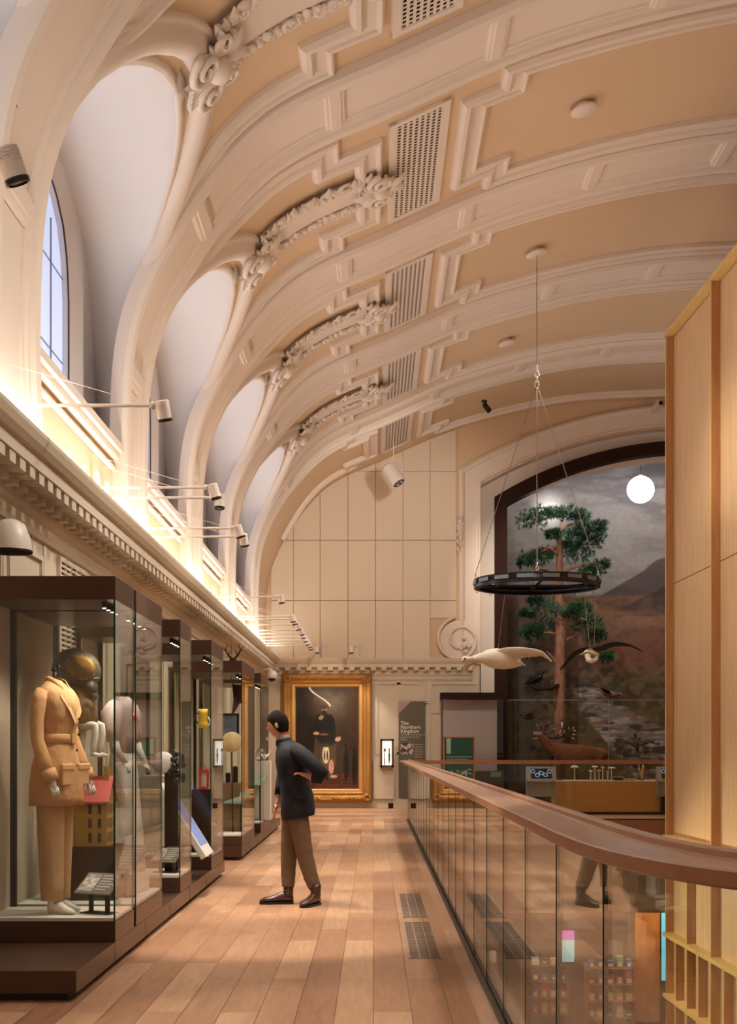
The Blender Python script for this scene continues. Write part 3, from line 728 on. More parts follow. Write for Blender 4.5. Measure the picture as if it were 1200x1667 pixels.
def case(y0, y1, label, led=34, back=True):
    t = thing('display_case', label, 'display case', ((CX+CB)/2, (y0+y1)/2, PL), group='tall glass cases along the left wall')
    bevel(MB().box(CB, CX, y0, y1, PL, DECK-.02).build('base', M_bronze, t), .003)
    MB().box(CB+.01, CX-.012, y0+.012, y1-.012, DECK-.02, DECK).build('deck', M_fabric, t)
    bevel(MB().box(CB, CX, y0, y1, CT, CTT).build('hood', M_bronze, t), .003)
    MB().box(CB+.02, CB+.035, y0+.02, y1-.02, DECK, CT).build('back_panel', M_backp, t)
    for nm, bx in (('end_pane', (CB+.04, CX-.012, y0+.002, y0+.010)), ('end_pane', (CB+.04, CX-.012, y1-.010, y1-.002)), ('front_pane', (CX-.010, CX-.002, y0+.002, y1-.002))):
        g = MB().box(bx[0], bx[1], bx[2], bx[3], DECK-.01, CT+.01).build('glass_'+nm, M_glass, t)
    mb = MB(); mb.box(CX-.012, CX-.001, y0, y0+.012, DECK-.02, CT); mb.box(CX-.010, CX-.001, y1-.010, y1-.0005, DECK-.02, CT); mb.build('glass_edge', M_gedge, t)
    MB().box(CB+.02, CB+.075, y1-.05, y1-.012, DECK, CT).build('rear_post', M_black, t)
    mb = MB(); k = 0
    for k in range(4):
        yy = y0+(y1-y0)*(k+1)/5; mb.lathe([(.018, 0), (.018, -.04)], (CX-.10, yy, CT-.002), 10)
    tr = mb.build('lamp_row', M_black, t)
    mb = MB()
    for k in range(4): yy = y0+(y1-y0)*(k+1)/5; mb.lathe([(.001, -.043), (.012, -.043)], (CX-.10, yy, CT-.002), 8, cap=False)
    mb.build('led', M_led, tr)
    for k in (1, 3):
        yy = y0+(y1-y0)*k/4; spotlight('case_light', t, (CX-.12, yy, CT-.06), (-.42, 0, -1.3), led*.75, 95, (1, .90, .76), .8, .02)
    return t
case(8.90, 9.59, 'nearest glass case, holding the mannequin in the tan coat', 30)
case(9.68, 10.87, 'second glass case, with the helmet, the toy house and the pink bodice', 34)
case(11.90, 12.62, 'third glass case from the camera, narrow, with a tall book rest', 18)
case(14.17, 15.30, 'fourth glass case, with the yellow jug and the red lantern', 22)
case(17.50, 19.30, 'fifth glass case, first one on the far plinth, under the antlers', 24)
case(20.40, 21.90, 'farthest glass case, beside the dome camera', 20)

# ---- small label lecterns
M_label = pm('label_plate', rgb(120, 112, 104), .55); M_ink = pm('label_print', rgb(208, 196, 184), .6); M_labelg = pm('label_green', rgb(120, 146, 124), .6)
def label_stand(x, y, z, label, w_=.30, d_=.2, h=.20, mat=M_label, pic=True, rz=0):
    t = thing('label_stand', label, 'label stand', (x, y, z), rz, 'sloping label stands in the cases')
    mb = MB()
    for s in (-1, 1): mb.box(s*.07-.012, s*.07+.012, -.012, .012, .006, h)
    mb.build('post', M_black, t, local=True); MB().box(-.12, .12, -.06, .06, 0, .008).build('foot', M_black, t, local=True)
    M = Matrix.Translation((0, 0, h)) @ Matrix.Rotation(R(38), 4, 'X')
    p = MB().box(-w_/2, w_/2, -d_/2, d_/2, -.006, .006, M).build('plate', mat, t, local=True)
    mb = MB()
    for k in range(6): mb.box(0 if pic else -w_*.42, w_*(.42-.06*(k % 3)), d_*(.36-.13*k)-.004, d_*(.36-.13*k)+.004, .0062, .0072, M)
    mb.build('printed_lines', M_ink, p, local=True)
    if pic: MB().box(-w_*.45, -w_*.06, -d_*.4, d_*.4, .0062, .0075, M).build('printed_picture', pm('label_picture', rgb(190, 180, 170), .6, var=.6, vscale=30), p, local=True)
    return t
label_stand(-1.86, 9.17, DECK, 'grey label stand with a photo, at the mannequin feet', rz=R(-28), w_=.30)
label_stand(-1.92, 10.2, DECK, 'wide grey label stand under the long white skirt', w_=.40, d_=.26, h=.30, pic=False, rz=R(-24))
label_stand(-1.86, 12.2, DECK, 'small grey label stand in the third case', w_=.26, h=.16, rz=R(-24))
label_stand(-1.86, 14.65, DECK, 'grey text label stand below the yellow jug', w_=.30, h=.26, pic=False, rz=R(-24))
label_stand(-1.84, 18.2, DECK, 'pale green label stand in the fifth case', w_=.30, d_=.24, h=.45, mat=M_labelg, pic=False, rz=R(-24))
label_stand(-1.82, 21.0, DECK, 'pale green label stand in the farthest case', w_=.28, d_=.24, h=.62, mat=M_labelg, pic=False, rz=R(-24))

# ---- sloped touch screen between cases
t = thing('sloped_screen', 'grey lectern slab with a blue screen leaning between two cases', 'screen', (-1.9, 13.35, PL))
M = Matrix.Translation((-1.86, 13.35, .74)) @ Matrix.Rotation(R(58), 4, 'Y')
bevel(MB().box(-.42, .42, -.30, .30, -.03, .03, M).build('slab', pm('slab_grey', rgb(196, 188, 178), .5), t), .006)
MB().box(-.36, .30, -.24, .24, .0302, .034, M).build('screen', pm('screen_blue', rgb(90, 110, 160), .2, emit=(.25, .36, .7), estr=.35), t)
MB().box(-.02+-1.98, -1.90, 13.2, 13.5, PL, .60).build('pedestal', M_bronze, t)

# ================================================================== mannequin in tan coat
M_tan = pm('tan_cotton', rgb(198, 148, 98), .85, var=.10, vscale=9, bump=.5, bscale=14)
M_tanl = pm('tan_cotton_edge', rgb(206, 160, 110), .85)
M_trous = pm('beige_drill', rgb(190, 150, 104), .85, var=.08, vscale=8, bump=.5, bscale=12)
M_mann = pm('white_mannequin', rgb(222, 212, 200), .6)
def ring(c, rx, ry, rz=0, n=24, wob=0, ph=0, k=5):
    out = []
    for i in range(n):
        a = 2*math.pi*i/n; q = 1+wob*math.sin(k*a+ph); x, y = rx*math.cos(a)*q, ry*math.sin(a)*q
        out.append(Vector((c[0]+x*math.cos(rz)-y*math.sin(rz), c[1]+x*math.sin(rz)+y*math.cos(rz), c[2])))
    return out
t = thing('dressed_mannequin', 'headless white mannequin in belted tan coat and beige trousers', 'mannequin', (-2.16, 9.22, DECK), R(-18)); t.scale = (.915, .915, .915)
t.scale = (.82, .88, .915)
T = t
mb = MB().smooth()   # trousers, local coordinates: front = +X
for s, fx in ((-1, .03), (1, -.03)):
    mb.loft([ring((fx*(1-u)-.01, s*(.085+.015*(1-u)), .10+u*.85), .085+.035*u, .085+.03*u, 0, 20, .05, u*3+s, 4) for u in np.linspace(0, 1, 9)])
mb.build('trousers', M_trous, t, local=True)
mb = MB().smooth()   # feet and shins
for s, fx in ((-1, .05), (1, -.02)):
    mb.loft([[Vector((fx+xx+(v.x)*0, s*.09+ry*math.cos(a), .005+hz*(.5+.5*math.sin(a)))) for a in [2*math.pi*i/14 for i in range(14)] for v in (Vector((0, 0, 0)),)] for xx, ry, hz in ((-.07, .02, .05), (-.06, .035, .10), (-.02, .04, .13), (.04, .042, .09), (.10, .042, .055), (.15, .033, .035), (.18, .01, .02))])
    mb.tube([(fx-.02, s*.09, .06), (fx-.02, s*.09, .2)], [.042, .045], 12)
mb.build('feet', M_mann, t, local=True)
mb = MB().smooth()   # coat body: hem at .80, belt 1.30, shoulders 1.68
CP = [(.80, .20, .255, 0), (.86, .20, .25, 0), (.98, .195, .24, 0), (1.10, .18, .22, 0), (1.20, .155, .185, 0), (1.27, .135, .16, 0), (1.34, .14, .165, .0), (1.44, .165, .18, .01), (1.54, .17, .195, .01), (1.62, .14, .205, 0), (1.67, .10, .19, -.01), (1.705, .07, .12, -.02), (1.73, .055, .075, -.03)]
mb.loft([ring((x, 0, z), a, b, 0, 36, .035 if z < 1.2 else .012, z*6, 7) for z, a, b, x in CP])
coat = mb.build('coat_body', M_tan, t, local=True)
for s in (-1, 1):
    mb = MB().smooth()
    pth = [(-.01, s*.19, 1.645), (-.02, s*.225, 1.58), (-.03, s*.245, 1.42), (-.01, s*.262, 1.28), (.05, s*.27, 1.14), (.105, s*.27, 1.04)]
    mb.tube(pth, [.05, .062, .058, .052, .056, .05], 18); mb.tube([(.095, s*.27, 1.06), (.13, s*.27, .985)], [.062, .058], 18)
    mb.build('sleeve', M_tan, t, local=True)
mb = MB().smooth(); mb.loft([ring((0, 0, z), a, b, 0, 36) for z, a, b in ((1.265, .142, .166), (1.27, .150, .173), (1.325, .152, .176), (1.33, .143, .168))]); mb.smooth(False).box(.145, .165, -.03, .03, 1.262, 1.335); mb.build('belt', M_tanl, t, local=True)
for s in (-1, 1):
    mb = MB(); mb.box(.15, .186, s*.12-.075, s*.12+.075, .95, 1.09); mb.box(.15, .192, s*.12-.09, s*.12+.09, 1.06, 1.11); o = mb.build('pocket', M_tanl, t, local=True); bevel(o, .01)
for s in (-1, 1):
    mb = MB().smooth(); mb.grid([[(-.04, s*.085, 1.725), (-.05, s*.05, 1.765)], [(.04, s*.10, 1.69), (.045, s*.05, 1.73)], [(.125, s*.13, 1.60), (.10, s*.035, 1.66)], [(.178, s*.09, 1.50), (.165, s*.02, 1.55)], [(.185, s*.015, 1.40), (.183, s*.0, 1.42)]])
    mb.build('lapel', M_tanl, t, local=True)
mb = MB(); mb.box(-.03, .03, -.05, .05, 1.70, 1.765); 
mb = MB().smooth(); mb.grid([[(-.085, -.02, 1.76), (-.06, -.075, 1.76), (.03, -.085, 1.735), (.09, -.05, 1.68)], [(-.08, -.02, 1.715), (-.055, -.065, 1.71), (.035, -.08, 1.69), (.10, -.055, 1.64)]]); mb.grid([[(-.085, .02, 1.76), (-.06, .075, 1.76), (.03, .085, 1.735), (.09, .05, 1.68)], [(-.08, .02, 1.715), (-.055, .065, 1.71), (.035, .08, 1.69), (.10, .055, 1.64)]]); mb.grid([[(-.085, -.02, 1.76), (-.085, .02, 1.76)], [(-.08, -.02, 1.715), (-.08, .02, 1.715)]])
o = mb.build('collar', M_tanl, t, local=True); sd = o.modifiers.new('thick', 'SOLIDIFY'); sd.thickness = .008
mb = MB().smooth(); mb.tube([(-.02, 0, 1.72), (-.02, 0, 1.80)], [.022, .018], 10); mb.ell((-.02, 0, 1.81), (.03, .03, .02)); mb.ell((.01, 0, 1.83), (.02, .012, .02)); mb.build('neck_post', M_black, t, local=True)
mb = MB().smooth()
for k in range(5): mb.ell((.19-.004*k+.012*(k < 2), .012, 1.44-.115*k), (.008, .012, .012), None, 8, 5)
mb.build('buttons', M_dark, t, local=True)
for s in (-1, 1):
    mb = MB().smooth(); mb.ell((.14, s*.27, .955), (.03, .02, .045)); 
    for k in range(4): mb.tube([(.13+.012*k, s*.27-.02+.012*k, .94), (.15+.012*k, s*.27-.02+.012*k, .90), (.14+.01*k, s*.27-.02+.012*k, .87)], [.009, .008, .005], 6)
    mb.tube([(.14, s*.25, .96), (.165, s*.235, .93), (.165, s*.23, .91)], [.01, .009, .006], 6)
    mb.build('hand', M_black if False else M_mann, t, local=True)
# white shirt front, dark stand behind are enough; a second mannequin in pink bodice and long white skirt
M_pink = pm('pale_pink_satin', rgb(206, 178, 172), .5); M_skirt = pm('white_muslin', rgb(220, 210, 196), .8, bump=.6, bscale=10)
t = thing('dressed_mannequin', 'mannequin in pale pink bodice and long white skirt, second case', 'mannequin', (-1.95, 10.5, DECK), R(-10))
MB().box(-.15, .15, -.2, .2, 0, .16).build('block', M_fabric, t, local=True)
mb = MB().smooth(); mb.loft([ring((0, 0, z), a, b, 0, 40, w2, z*2, 11) for z, a, b, w2 in ((.17, .17, .21, .07), (.4, .155, .19, .07), (.7, .13, .17, .05), (.95, .11, .14, .03), (1.10, .085, .11, .01))]); mb.build('skirt', M_skirt, t, local=True)
mb = MB().smooth(); mb.loft([ring((0, 0, z), a, b, 0, 28) for z, a, b in ((1.08, .09, .112), (1.18, .10, .12), (1.30, .13, .15), (1.40, .125, .17), (1.47, .09, .16), (1.52, .05, .07))])
mb.build('bodice', M_pink, t, local=True)
for s in (-1, 1):
    mb = MB().smooth(); mb.tube([(0, s*.15, 1.45), (-.01, s*.21, 1.38), (.0, s*.235, 1.26), (.02, s*.24, 1.17)], [.06, .085, .07, .045], 14); mb.build('sleeve', M_pink, t, local=True)
    mb = MB().smooth(); mb.tube([(.02, s*.24, 1.19), (.05, s*.24, 1.10), (.11, s*.22, 1.0)], [.035, .03, .024], 12)
    for k in range(4): mb.tube([(.11, s*.22-.018+.012*k, 1.0), (.135, s*.22-.018+.012*k, .96), (.135, s*.22-.018+.012*k, .93)], [.009, .008, .005], 6)
    mb.tube([(.10, s*.20, .99), (.13, s*.185, .965)], [.009, .006], 6); mb.build('forearm', M_mann, t, local=True)
mb = MB().smooth(); mb.ell((.12, -.05, 1.36), (.02, .04, .03)); mb.ell((.115, .0, 1.33), (.02, .03, .03)); mb.build('red_brooch', pm('coral_ribbon', rgb(214, 96, 84), .6), t, local=True)

# ---- infant gas helmet with doll legs
M_leather = pm('dark_leather', rgb(74, 60, 40), .5, var=.2, bump=.6, bscale=20); M_canvas = pm('brown_canvas', rgb(116, 88, 52), .8, var=.2, vscale=8, bump=.8, bscale=10)
def hp(px, py, y): return at(px, py, y)
yy = 10.05; c0 = hp(127, 1090, yy)
t = thing('infant_gas_helmet', 'dark rubberised infant gas helmet with window on a doll', 'helmet', (c0.x, yy, DECK))
mb = MB().smooth(); mb.ell(c0+Vector((-.01, 0, -.0)), (.185, .17, .155), Matrix.Rotation(R(18), 4, 'Y'), 24, 16); mb.build('hood', M_leather, t)
mb = MB().smooth(); Mf = frameM(c0+Vector((.055, -.150, .01)), (1, .35, -.1)); mb.lathe([(.001, .016), (.07, .010), (.098, -.008)], (0, 0, 0), 28, Mf @ Matrix.Rotation(R(90), 4, 'X') @ Matrix.Diagonal((1.05, .85, 1, 1))); mb.build('visor_window', pm('amber_celluloid', rgb(150, 112, 50), .15, var=.15), t)
mb = MB().smooth()
for k in range(34): a = k/34*6.283; mb.ell(Mf @ Vector((.112*math.cos(a), -.004, .092*math.sin(a))), (.004, .004, .004), None, 6, 4)
mb.tube([c0+Vector((-.02, -.12, -.075)), c0+Vector((.08, -.12, -.075)), c0+Vector((.17, -.05, -.065))], .006, 6); mb.build('rivets', pm('nickel', rgb(190, 184, 170), .3, .8), t)
mb = MB().smooth(); mb.tube([c0+Vector((.06, -.04, -.08)), c0+Vector((.11, -.04, -.16)), c0+Vector((.12, -.03, -.21))], [.075, .05, .03], 14); mb.tube([c0+Vector((.11, -.05, -.19)), c0+Vector((.15, -.05, -.22))], [.035, .03], 12); mb.build('filter', M_leather, t)
mb = MB().smooth()
mb.tube([c0+Vector((-.06, 0, -.08)), c0+Vector((-.02, 0, -.2)), c0+Vector((.03, 0, -.33)), c0+Vector((.09, 0, -.42))], [.09, .12, .125, .07], 20); mb.tube([c0+Vector((.0, -.04, -.22)), c0+Vector((.09, -.06, -.27)), c0+Vector((.12, -.05, -.31))], [.06, .05, .03], 12); mb.build('canvas_suit', M_canvas, t)
for s in (0, 1):
    mb = MB().smooth(); o_ = Vector((.03*s, .10*s, .0)); k0 = c0+Vector((.02, -.05, -.42))+o_
    mb.tube([k0, k0+Vector((.07, 0, .015)), k0+Vector((.115, 0, .005)), k0+Vector((.12, 0, -.06)), k0+Vector((.105, 0, -.15)), k0+Vector((.10, 0, -.20))], [.034, .034, .028, .027, .022, .017], 16)
    mb.tube([k0+Vector((.085, 0, -.205)), k0+Vector((.12, 0, -.212)), k0+Vector((.165, 0, -.222))], [.017, .017, .009], 12); mb.build('doll_leg', M_mann, t)
MB().box(c0.x-.02, c0.x+.06, yy-.02, yy+.02, DECK, c0.z-.3).build('stand', M_fabric, t)
# ---- toy house on a dark block
yy = 10.1; a0 = at(128, 1376, yy); 
t = thing('plinth_block', 'dark brown block under the yellow toy house', 'block', (a0.x+.1, yy, DECK))
MB().box(a0.x-.02, a0.x+.30, yy-.18, yy+.3, DECK, a0.z-.002).build('body', M_dark, t)
t = thing('toy_house', 'yellow toy house with pink red roof and dark windows', 'toy house', (a0.x+.1, yy, a0.z)); z0 = a0.z
M_yel = pm('mustard_card', rgb(168, 122, 44), .7, var=.1); M_rr = pm('pink_red_card', rgb(190, 74, 66), .7, var=.08)
hx0, hx1, hy0, hy1, hz = a0.x, a0.x+.235, yy-.13, yy+.2, z0+.33
MB().prism([(hy0, z0), (hy1, z0), (hy1, hz), ((hy0+hy1)/2, hz+.16), (hy0, hz)], hx0, hx1, 'x').build('walls', M_yel, t)
mb = MB()
for s in (hy0-.02, hy1+.02): mb.add([(hx0-.02, s, hz-.015), (hx1+.02, s, hz-.015), (hx1+.02, (hy0+hy1)/2, hz+.175), (hx0-.02, (hy0+hy1)/2, hz+.175), (hx0-.02, s, hz-.0), (hx1+.02, s, hz), (hx1+.02, (hy0+hy1)/2, hz+.19), (hx0-.02, (hy0+hy1)/2, hz+.19)], [(0, 1, 2, 3), (4, 5, 6, 7), (0, 1, 5, 4), (1, 2, 6, 5), (3, 0, 4, 7)])
mb.build('roof', M_rr, t)
MB().box(hx1-.05, hx1-.01, yy+.0, yy+.06, hz+.12, hz+.26).build('chimney', M_yel, t)
for r_ in range(3):
    for k in range(4):
        MB().box(hx1, hx1+.003, hy0+.03+k*.075, hy0+.06+k*.075, z0+.03+r_*.105, z0+.10+r_*.105).build('window', M_black, t)
    for k in range(1, 3): MB().box(hx0+.03+k*.07, hx0+.055+k*.07, hy0-.003, hy0, z0+.03+r_*.105, z0+.10+r_*.105).build('window', M_black, t)
# ---- third to sixth case contents
M_yj = pm('yellow_glaze', rgb(206, 170, 50), .25, coat=.5)
t = thing('shelf_block', 'pale block holding the yellow jug in the fourth case', 'block', (-1.95, 14.9, DECK))
MB().box(-2.5, -2.24, 14.5, 15.15, DECK, 1.15).build('body', M_fabric, t)
c = at(331, 1186, 14.6); t = thing('yellow_jug', 'tall yellow glazed jug with dark handle in the fourth case', 'jug', (c.x, 14.6, c.z))
MB().smooth().lathe([(.05, 0), (.055, .01), (.05, .06), (.042, .09), (.05, .12), (.045, .16), (.055, .21), (.05, .21)], c, 22).build('body', M_yj, t)
MB().tube([c+Vector((-.05, 0, .05)), c+Vector((-.09, 0, .10)), c+Vector((-.09, 0, .15)), c+Vector((-.05, 0, .17))], .008, 8).build('handle', M_black, t)
MB().tube([c+Vector((.05, 0, .03)), c+Vector((.08, 0, .07)), c+Vector((.05, 0, .12))], .009, 8).build('spout', M_mann, t)
MB().box(c.x-.03, c.x+.03, 14.57, 14.63, DECK, c.z-.001).build('perch', M_glass, t)
c = at(332, 1285, 14.6); t = thing('red_lantern', 'small red lantern in the fourth case', 'lantern', (c.x, 14.6, c.z))
mb = MB(); M_red = pm('red_enamel', rgb(190, 48, 40), .4)
for s in (-1, 1):
    for q in (-1, 1): mb.box(c.x+s*.04-.008, c.x+s*.04+.008, 14.6+q*.04-.008, 14.6+q*.04+.008, c.z, c.z+.2)
mb.box(c.x-.05, c.x+.05, 14.55, 14.65, c.z, c.z+.03); mb.box(c.x-.05, c.x+.05, 14.55, 14.65, c.z+.18, c.z+.21); mb.build('frame', M_red, t)
MB().lathe([(.03, .03), (.03, .17)], c, 12).build('glass', M_mann, t); MB().tube([c+Vector((-.04, 0, .21)), c+Vector((0, 0, .27)), c+Vector((.04, 0, .21))], .005, 6).build('handle', M_red, t)
t2 = thing('shelf_block', 'dark block under the red lantern in the fourth case', 'block', (c.x, 14.7, DECK)); MB().box(c.x-.12, c.x+.12, 14.5, 14.9, DECK, c.z-.001).build('body', M_dark, t2)
# book rest in case three
c = at(272, 1190, 12.3)
t = thing('flower_mirror', 'white round mirror with dark floral mount in the third case', 'ornament', (c.x, 12.3, DECK))
MB().smooth().lathe([(.001, .01), (.09, .01), (.10, 0)], (c.x-.03, 12.25, 1.32), 24, Matrix.Rotation(R(80), 4, 'X') @ Matrix.Rotation(R(20), 4, 'Z')).build('disc', M_mann, t)
mb = MB().smooth(); g3 = random.Random(2)
for k in range(22): mb.ell((c.x+.09+g3.uniform(-.05, .06), 12.25+g3.uniform(-.06, .03), 1.30+g3.uniform(-.15, .12)), (.028, .025, .03), None, 7, 5)
mb.build('mount', M_black, t); MB().box(c.x-.02, c.x+.1, 12.28, 12.34, DECK, 1.25).build('stand', M_dark, t)
# case five
c = at(384, 1145, 18.2); t = thing('hanging_banner', 'dark brown cloth banner hung high in the fifth case', 'banner', (c.x, 18.2, c.z))
MB().prism([(c.x-.06, c.z-.2), (c.x-.03, c.z+.05), (c.x-.05, c.z+.28), (c.x-.02, c.z+.25), (c.x+.14, c.z+.24), (c.x+.15, c.z-.02), (c.x+.05, c.z+.0)], 18.18, 18.22, 'y').build('cloth', M_dark, t)
MB().tube([(c.x-.06, 18.2, c.z+.28), (c.x-.06, 18.2, c.z+.8)], .004, 5).build('cord', M_black, t)
c = at(377, 1208, 18.0); t = thing('round_fan', 'pale round paddle fan on a stick in the fifth case', 'fan', (c.x, 18, DECK))
MB().smooth().lathe([(.001, .006), (.13, .006), (.14, 0), (.13, -.006), (.001, -.006)], (c.x, 18, c.z), 26, Matrix.Rotation(R(75), 4, 'X')).build('paddle', pm('straw', rgb(190, 160, 110), .7, var=.2), t)
MB().tube([(c.x, 18, c.z-.13), (c.x+.02, 18, DECK)], .008, 8).build('stick', M_dark, t)
c = at(370, 1185, 18.6); t = thing('small_picture', 'dark framed blue picture behind the round fan', 'picture', (c.x, 18.6, c.z))
MB().box(c.x-.16, c.x+.16, 18.6, 18.63, c.z-.2, c.z+.2).build('frame', M_black, t); MB().box(c.x-.13, c.x+.13, 18.596, 18.6, c.z-.17, c.z+.17).build('canvas', pm('blue_picture', rgb(110, 130, 150), .5, var=.4, vscale=9), t)
t = thing('shelf_block', 'brown shelf block with dark tools in the fifth case', 'block', (-2.0, 18.4, DECK)); MB().box(-2.15, -1.80, 18.2, 18.9, DECK, .98).build('body', pm('brown_block', rgb(120, 92, 62), .7), t)
for k, (dx, hh, lb) in enumerate(((-.1, .16, 'dark tin with a lid, left of the row on the brown block'), (.0, .11, 'short dark tin in the middle of the brown block'), (.1, .2, 'tallest dark tin, right of the row on the brown block'))):
    t = thing('metal_tin', lb, 'tin', (-1.98+dx, 18.4, .98)); MB().lathe([(.035, 0), (.035, hh)], (-1.98+dx, 18.4, .98), 14).build('body', M_dark, t); MB().lathe([(.038, hh), (.038, hh+.015), (.01, hh+.03)], (-1.98+dx, 18.4, .98), 14).build('lid', M_black, t)
c = at(424, 1200, 21.2)
t = thing('silver_teapot', 'bright silver pot in the farthest case', 'teapot', (c.x, 21.2, 1.25)); MB().smooth().lathe([(.04, 0), (.08, .04), (.09, .10), (.06, .17), (.03, .2), (.015, .24)], (c.x, 21.2, 1.25), 20).build('body', pm('silver', rgb(220, 215, 205), .2, .9), t)
MB().tube([(c.x+.08, 21.2, 1.31), (c.x+.14, 21.2, 1.36), (c.x+.16, 21.2, 1.43)], [.02, .014, .01], 8).build('spout', M_mann, t)
MB().tube([(c.x-.08, 21.2, 1.30), (c.x-.14, 21.2, 1.35), (c.x-.07, 21.2, 1.41)], .009, 8).build('handle', M_mann, t)
t = thing('shelf_block', 'white block under the silver pot in the farthest case', 'block', (c.x, 21.2, DECK)); MB().box(c.x-.16, c.x+.16, 21.05, 21.4, DECK, 1.25).build('body', M_fabric, t)
# antlers standing on the fifth case
t = thing('small_antlers', 'pair of small dark antlers on top of the fifth case', 'antlers', (-1.86, 17.9, CTT))
MB().smooth().ell((-1.86, 17.9, CTT+.03), (.05, .04, .035)).build('skull_plate', M_dark, t)
for s in (-1, 1):
    mb = MB().smooth(); b = Vector((-1.86, 17.9, CTT+.04))
    mb.tube([b, b+Vector((s*.06, 0, .05)), b+Vector((s*.10, 0, .12)), b+Vector((s*.07, 0, .21))], [.013, .012, .009, .003], 8)
    mb.tube([b+Vector((s*.06, 0, .05)), b+Vector((s*.03, -.01, .12))], [.009, .003], 6); mb.tube([b+Vector((s*.09, 0, .11)), b+Vector((s*.14, 0, .17))], [.009, .003], 6); mb.build('antler', M_dark, t)
# ================================================================== balustrade
RC = [(.635, 27.3)]+[(.635, 27.3-1.0*k) for k in range(1, 24)]+[(.635, 4.0), (.64, 3.62), (.665, 3.28), (.715, 3.0), (.80, 2.76), (.93, 2.58), (1.15, 2.43), (1.5, 2.34), (2.4, 2.30), (6, 2.30), (12, 2.30)]
def fz(z0): return lambda a, b, h: Vector((a, b, z0+h))
T = thing('glass_balustrade', 'long frameless glass balustrade with wide oak handrail curving beside the walkway', 'balustrade', (.7, 15, 0))
def smooth_path(P, it=2):
    for _ in range(it):
        Q = [P[0]]
        for a, b in zip(P[:-1], P[1:]): Q += [(a[0]*.75+b[0]*.25, a[1]*.75+b[1]*.25), (a[0]*.25+b[0]*.75, a[1]*.25+b[1]*.75)]
        Q.append(P[-1]); P = Q
    return P
i4 = RC.index((.635, 4.0)); CUR = smooth_path(RC[i4:])
FULL = [RC[0]]+CUR
RPF = [(-.095, -.040), (-.10, -.034), (-.10, -.004), (-.096, 0), (.050, 0), (.055, .003), (.060, .016), (.066, .020), (.092, .020), (.098, .016), (.10, .008), (.10, -.036), (.095, -.040), (-.095, -.040)]
mb = MB(); sweep(mb, FULL, RPF, step=.9, f=fz(1.205))
hr = mb.build('handrail', [M_rail, M_raile], T)
for p in hr.data.polygons:
    if abs(p.normal.z) < .5 : p.material_index = 1
mb = MB(); sweep(mb, FULL, [(.045, -.04), (.045, -.06), (.075, -.06), (.075, -.04)], step=.9, f=fz(1.205)); mb.build('rail_channel', M_bronze, T)
mb = MB(); sweep(mb, FULL, [(.025, 0), (.025, .022), (.05, .022), (.05, .004), (.07, .004), (.07, .022), (.095, .022), (.095, 0)], step=.9, f=fz(0)); mb.build('base_channel', pm('channel_metal', rgb(70, 62, 56), .35, .6), T)
y = 4.07; k = 0
while y < 27.2:
    y1 = min(y+1.045, 27.28)
    MB().box(.692, .704, y+.005, y1-.005, .01, 1.15).build('glass_pane', M_glassr, T); MB().box(.690, .706, y-.004, y+.004, .02, 1.15).build('pane_joint', M_gedge, T); y += 1.045
i0 = [i for i, p in enumerate(CUR) if p[1] < 4.0][0]
seg = [(.635, 4.06)]+CUR[i0:]
def piece(a, b):
    mb = MB().smooth(False); sweep(mb, seg[a:b], [(.057, 0), (.057, 1.14), (.069, 1.14), (.069, 0), (.057, 0)], step=.5, f=fz(.01)); mb.build('glass_pane', M_glassr, T)
nseg = len(seg); cutp = next(i for i, p in enumerate(seg) if p[0] > 1.0)
piece(0, cutp+1); piece(cutp, nseg)
T2 = thing('glass_balustrade', 'straight glass balustrade with oak rail across the far side of the void', 'balustrade', (9, VOIDY, 0))
MB().box(.60, 18.3, VOIDY-.02, VOIDY+.10, 1.13, 1.205).build('handrail', M_raile, T2)
x = .74; k = 0
while x < 18.2:
    MB().box(x+.006, x+2.388, VOIDY+.03, VOIDY+.042, .0, 1.14).build('glass_pane', M_glassr if False else M_glass, T2); x += 2.4
MB().box(.74, 18.3, VOIDY+.0, VOIDY+.07, 0, .02).build('base_channel', M_black, T2)
# floor grilles in the boards
def floor_grille(x0, x1, y0, y1, label):
    t = thing('floor_grille', label, 'floor grille', ((x0+x1)/2, (y0+y1)/2, 0), group='metal grilles in the oak floor')
    mb = MB(); f = .012
    for a, b, c, d in ((x0, x1, y0, y0+f), (x0, x1, y1-f, y1), (x0, x0+f, y0, y1), (x1-f, x1, y0, y1)): mb.box(a, b, c, d, -.002, .004)
    m = pm('grille_metal', rgb(176, 150, 128), .4, .3); mb.build('frame', m, t); MB().box(x0, x1, y0, y1, -.001, .0008).build('backing', M_black, t)
    mb = MB(); n = 34
    for k in range(1, n): yy = y0+(y1-y0)*k/n; mb.box(x0, x1, yy-.010, yy+.010, .001, .0035)
    for k in range(1, 3): xx = x0+(x1-x0)*k/3; mb.box(xx-.003, xx+.003, y0, y1, .001, .0036)
    mb.build('slats', m, t)
floor_grille(.245, .475, 9.30, 11.25, 'nearer metal grille set in the oak floor by the balustrade')
floor_grille(.245, .475, 11.55, 13.45, 'farther metal grille set in the oak floor by the balustrade')

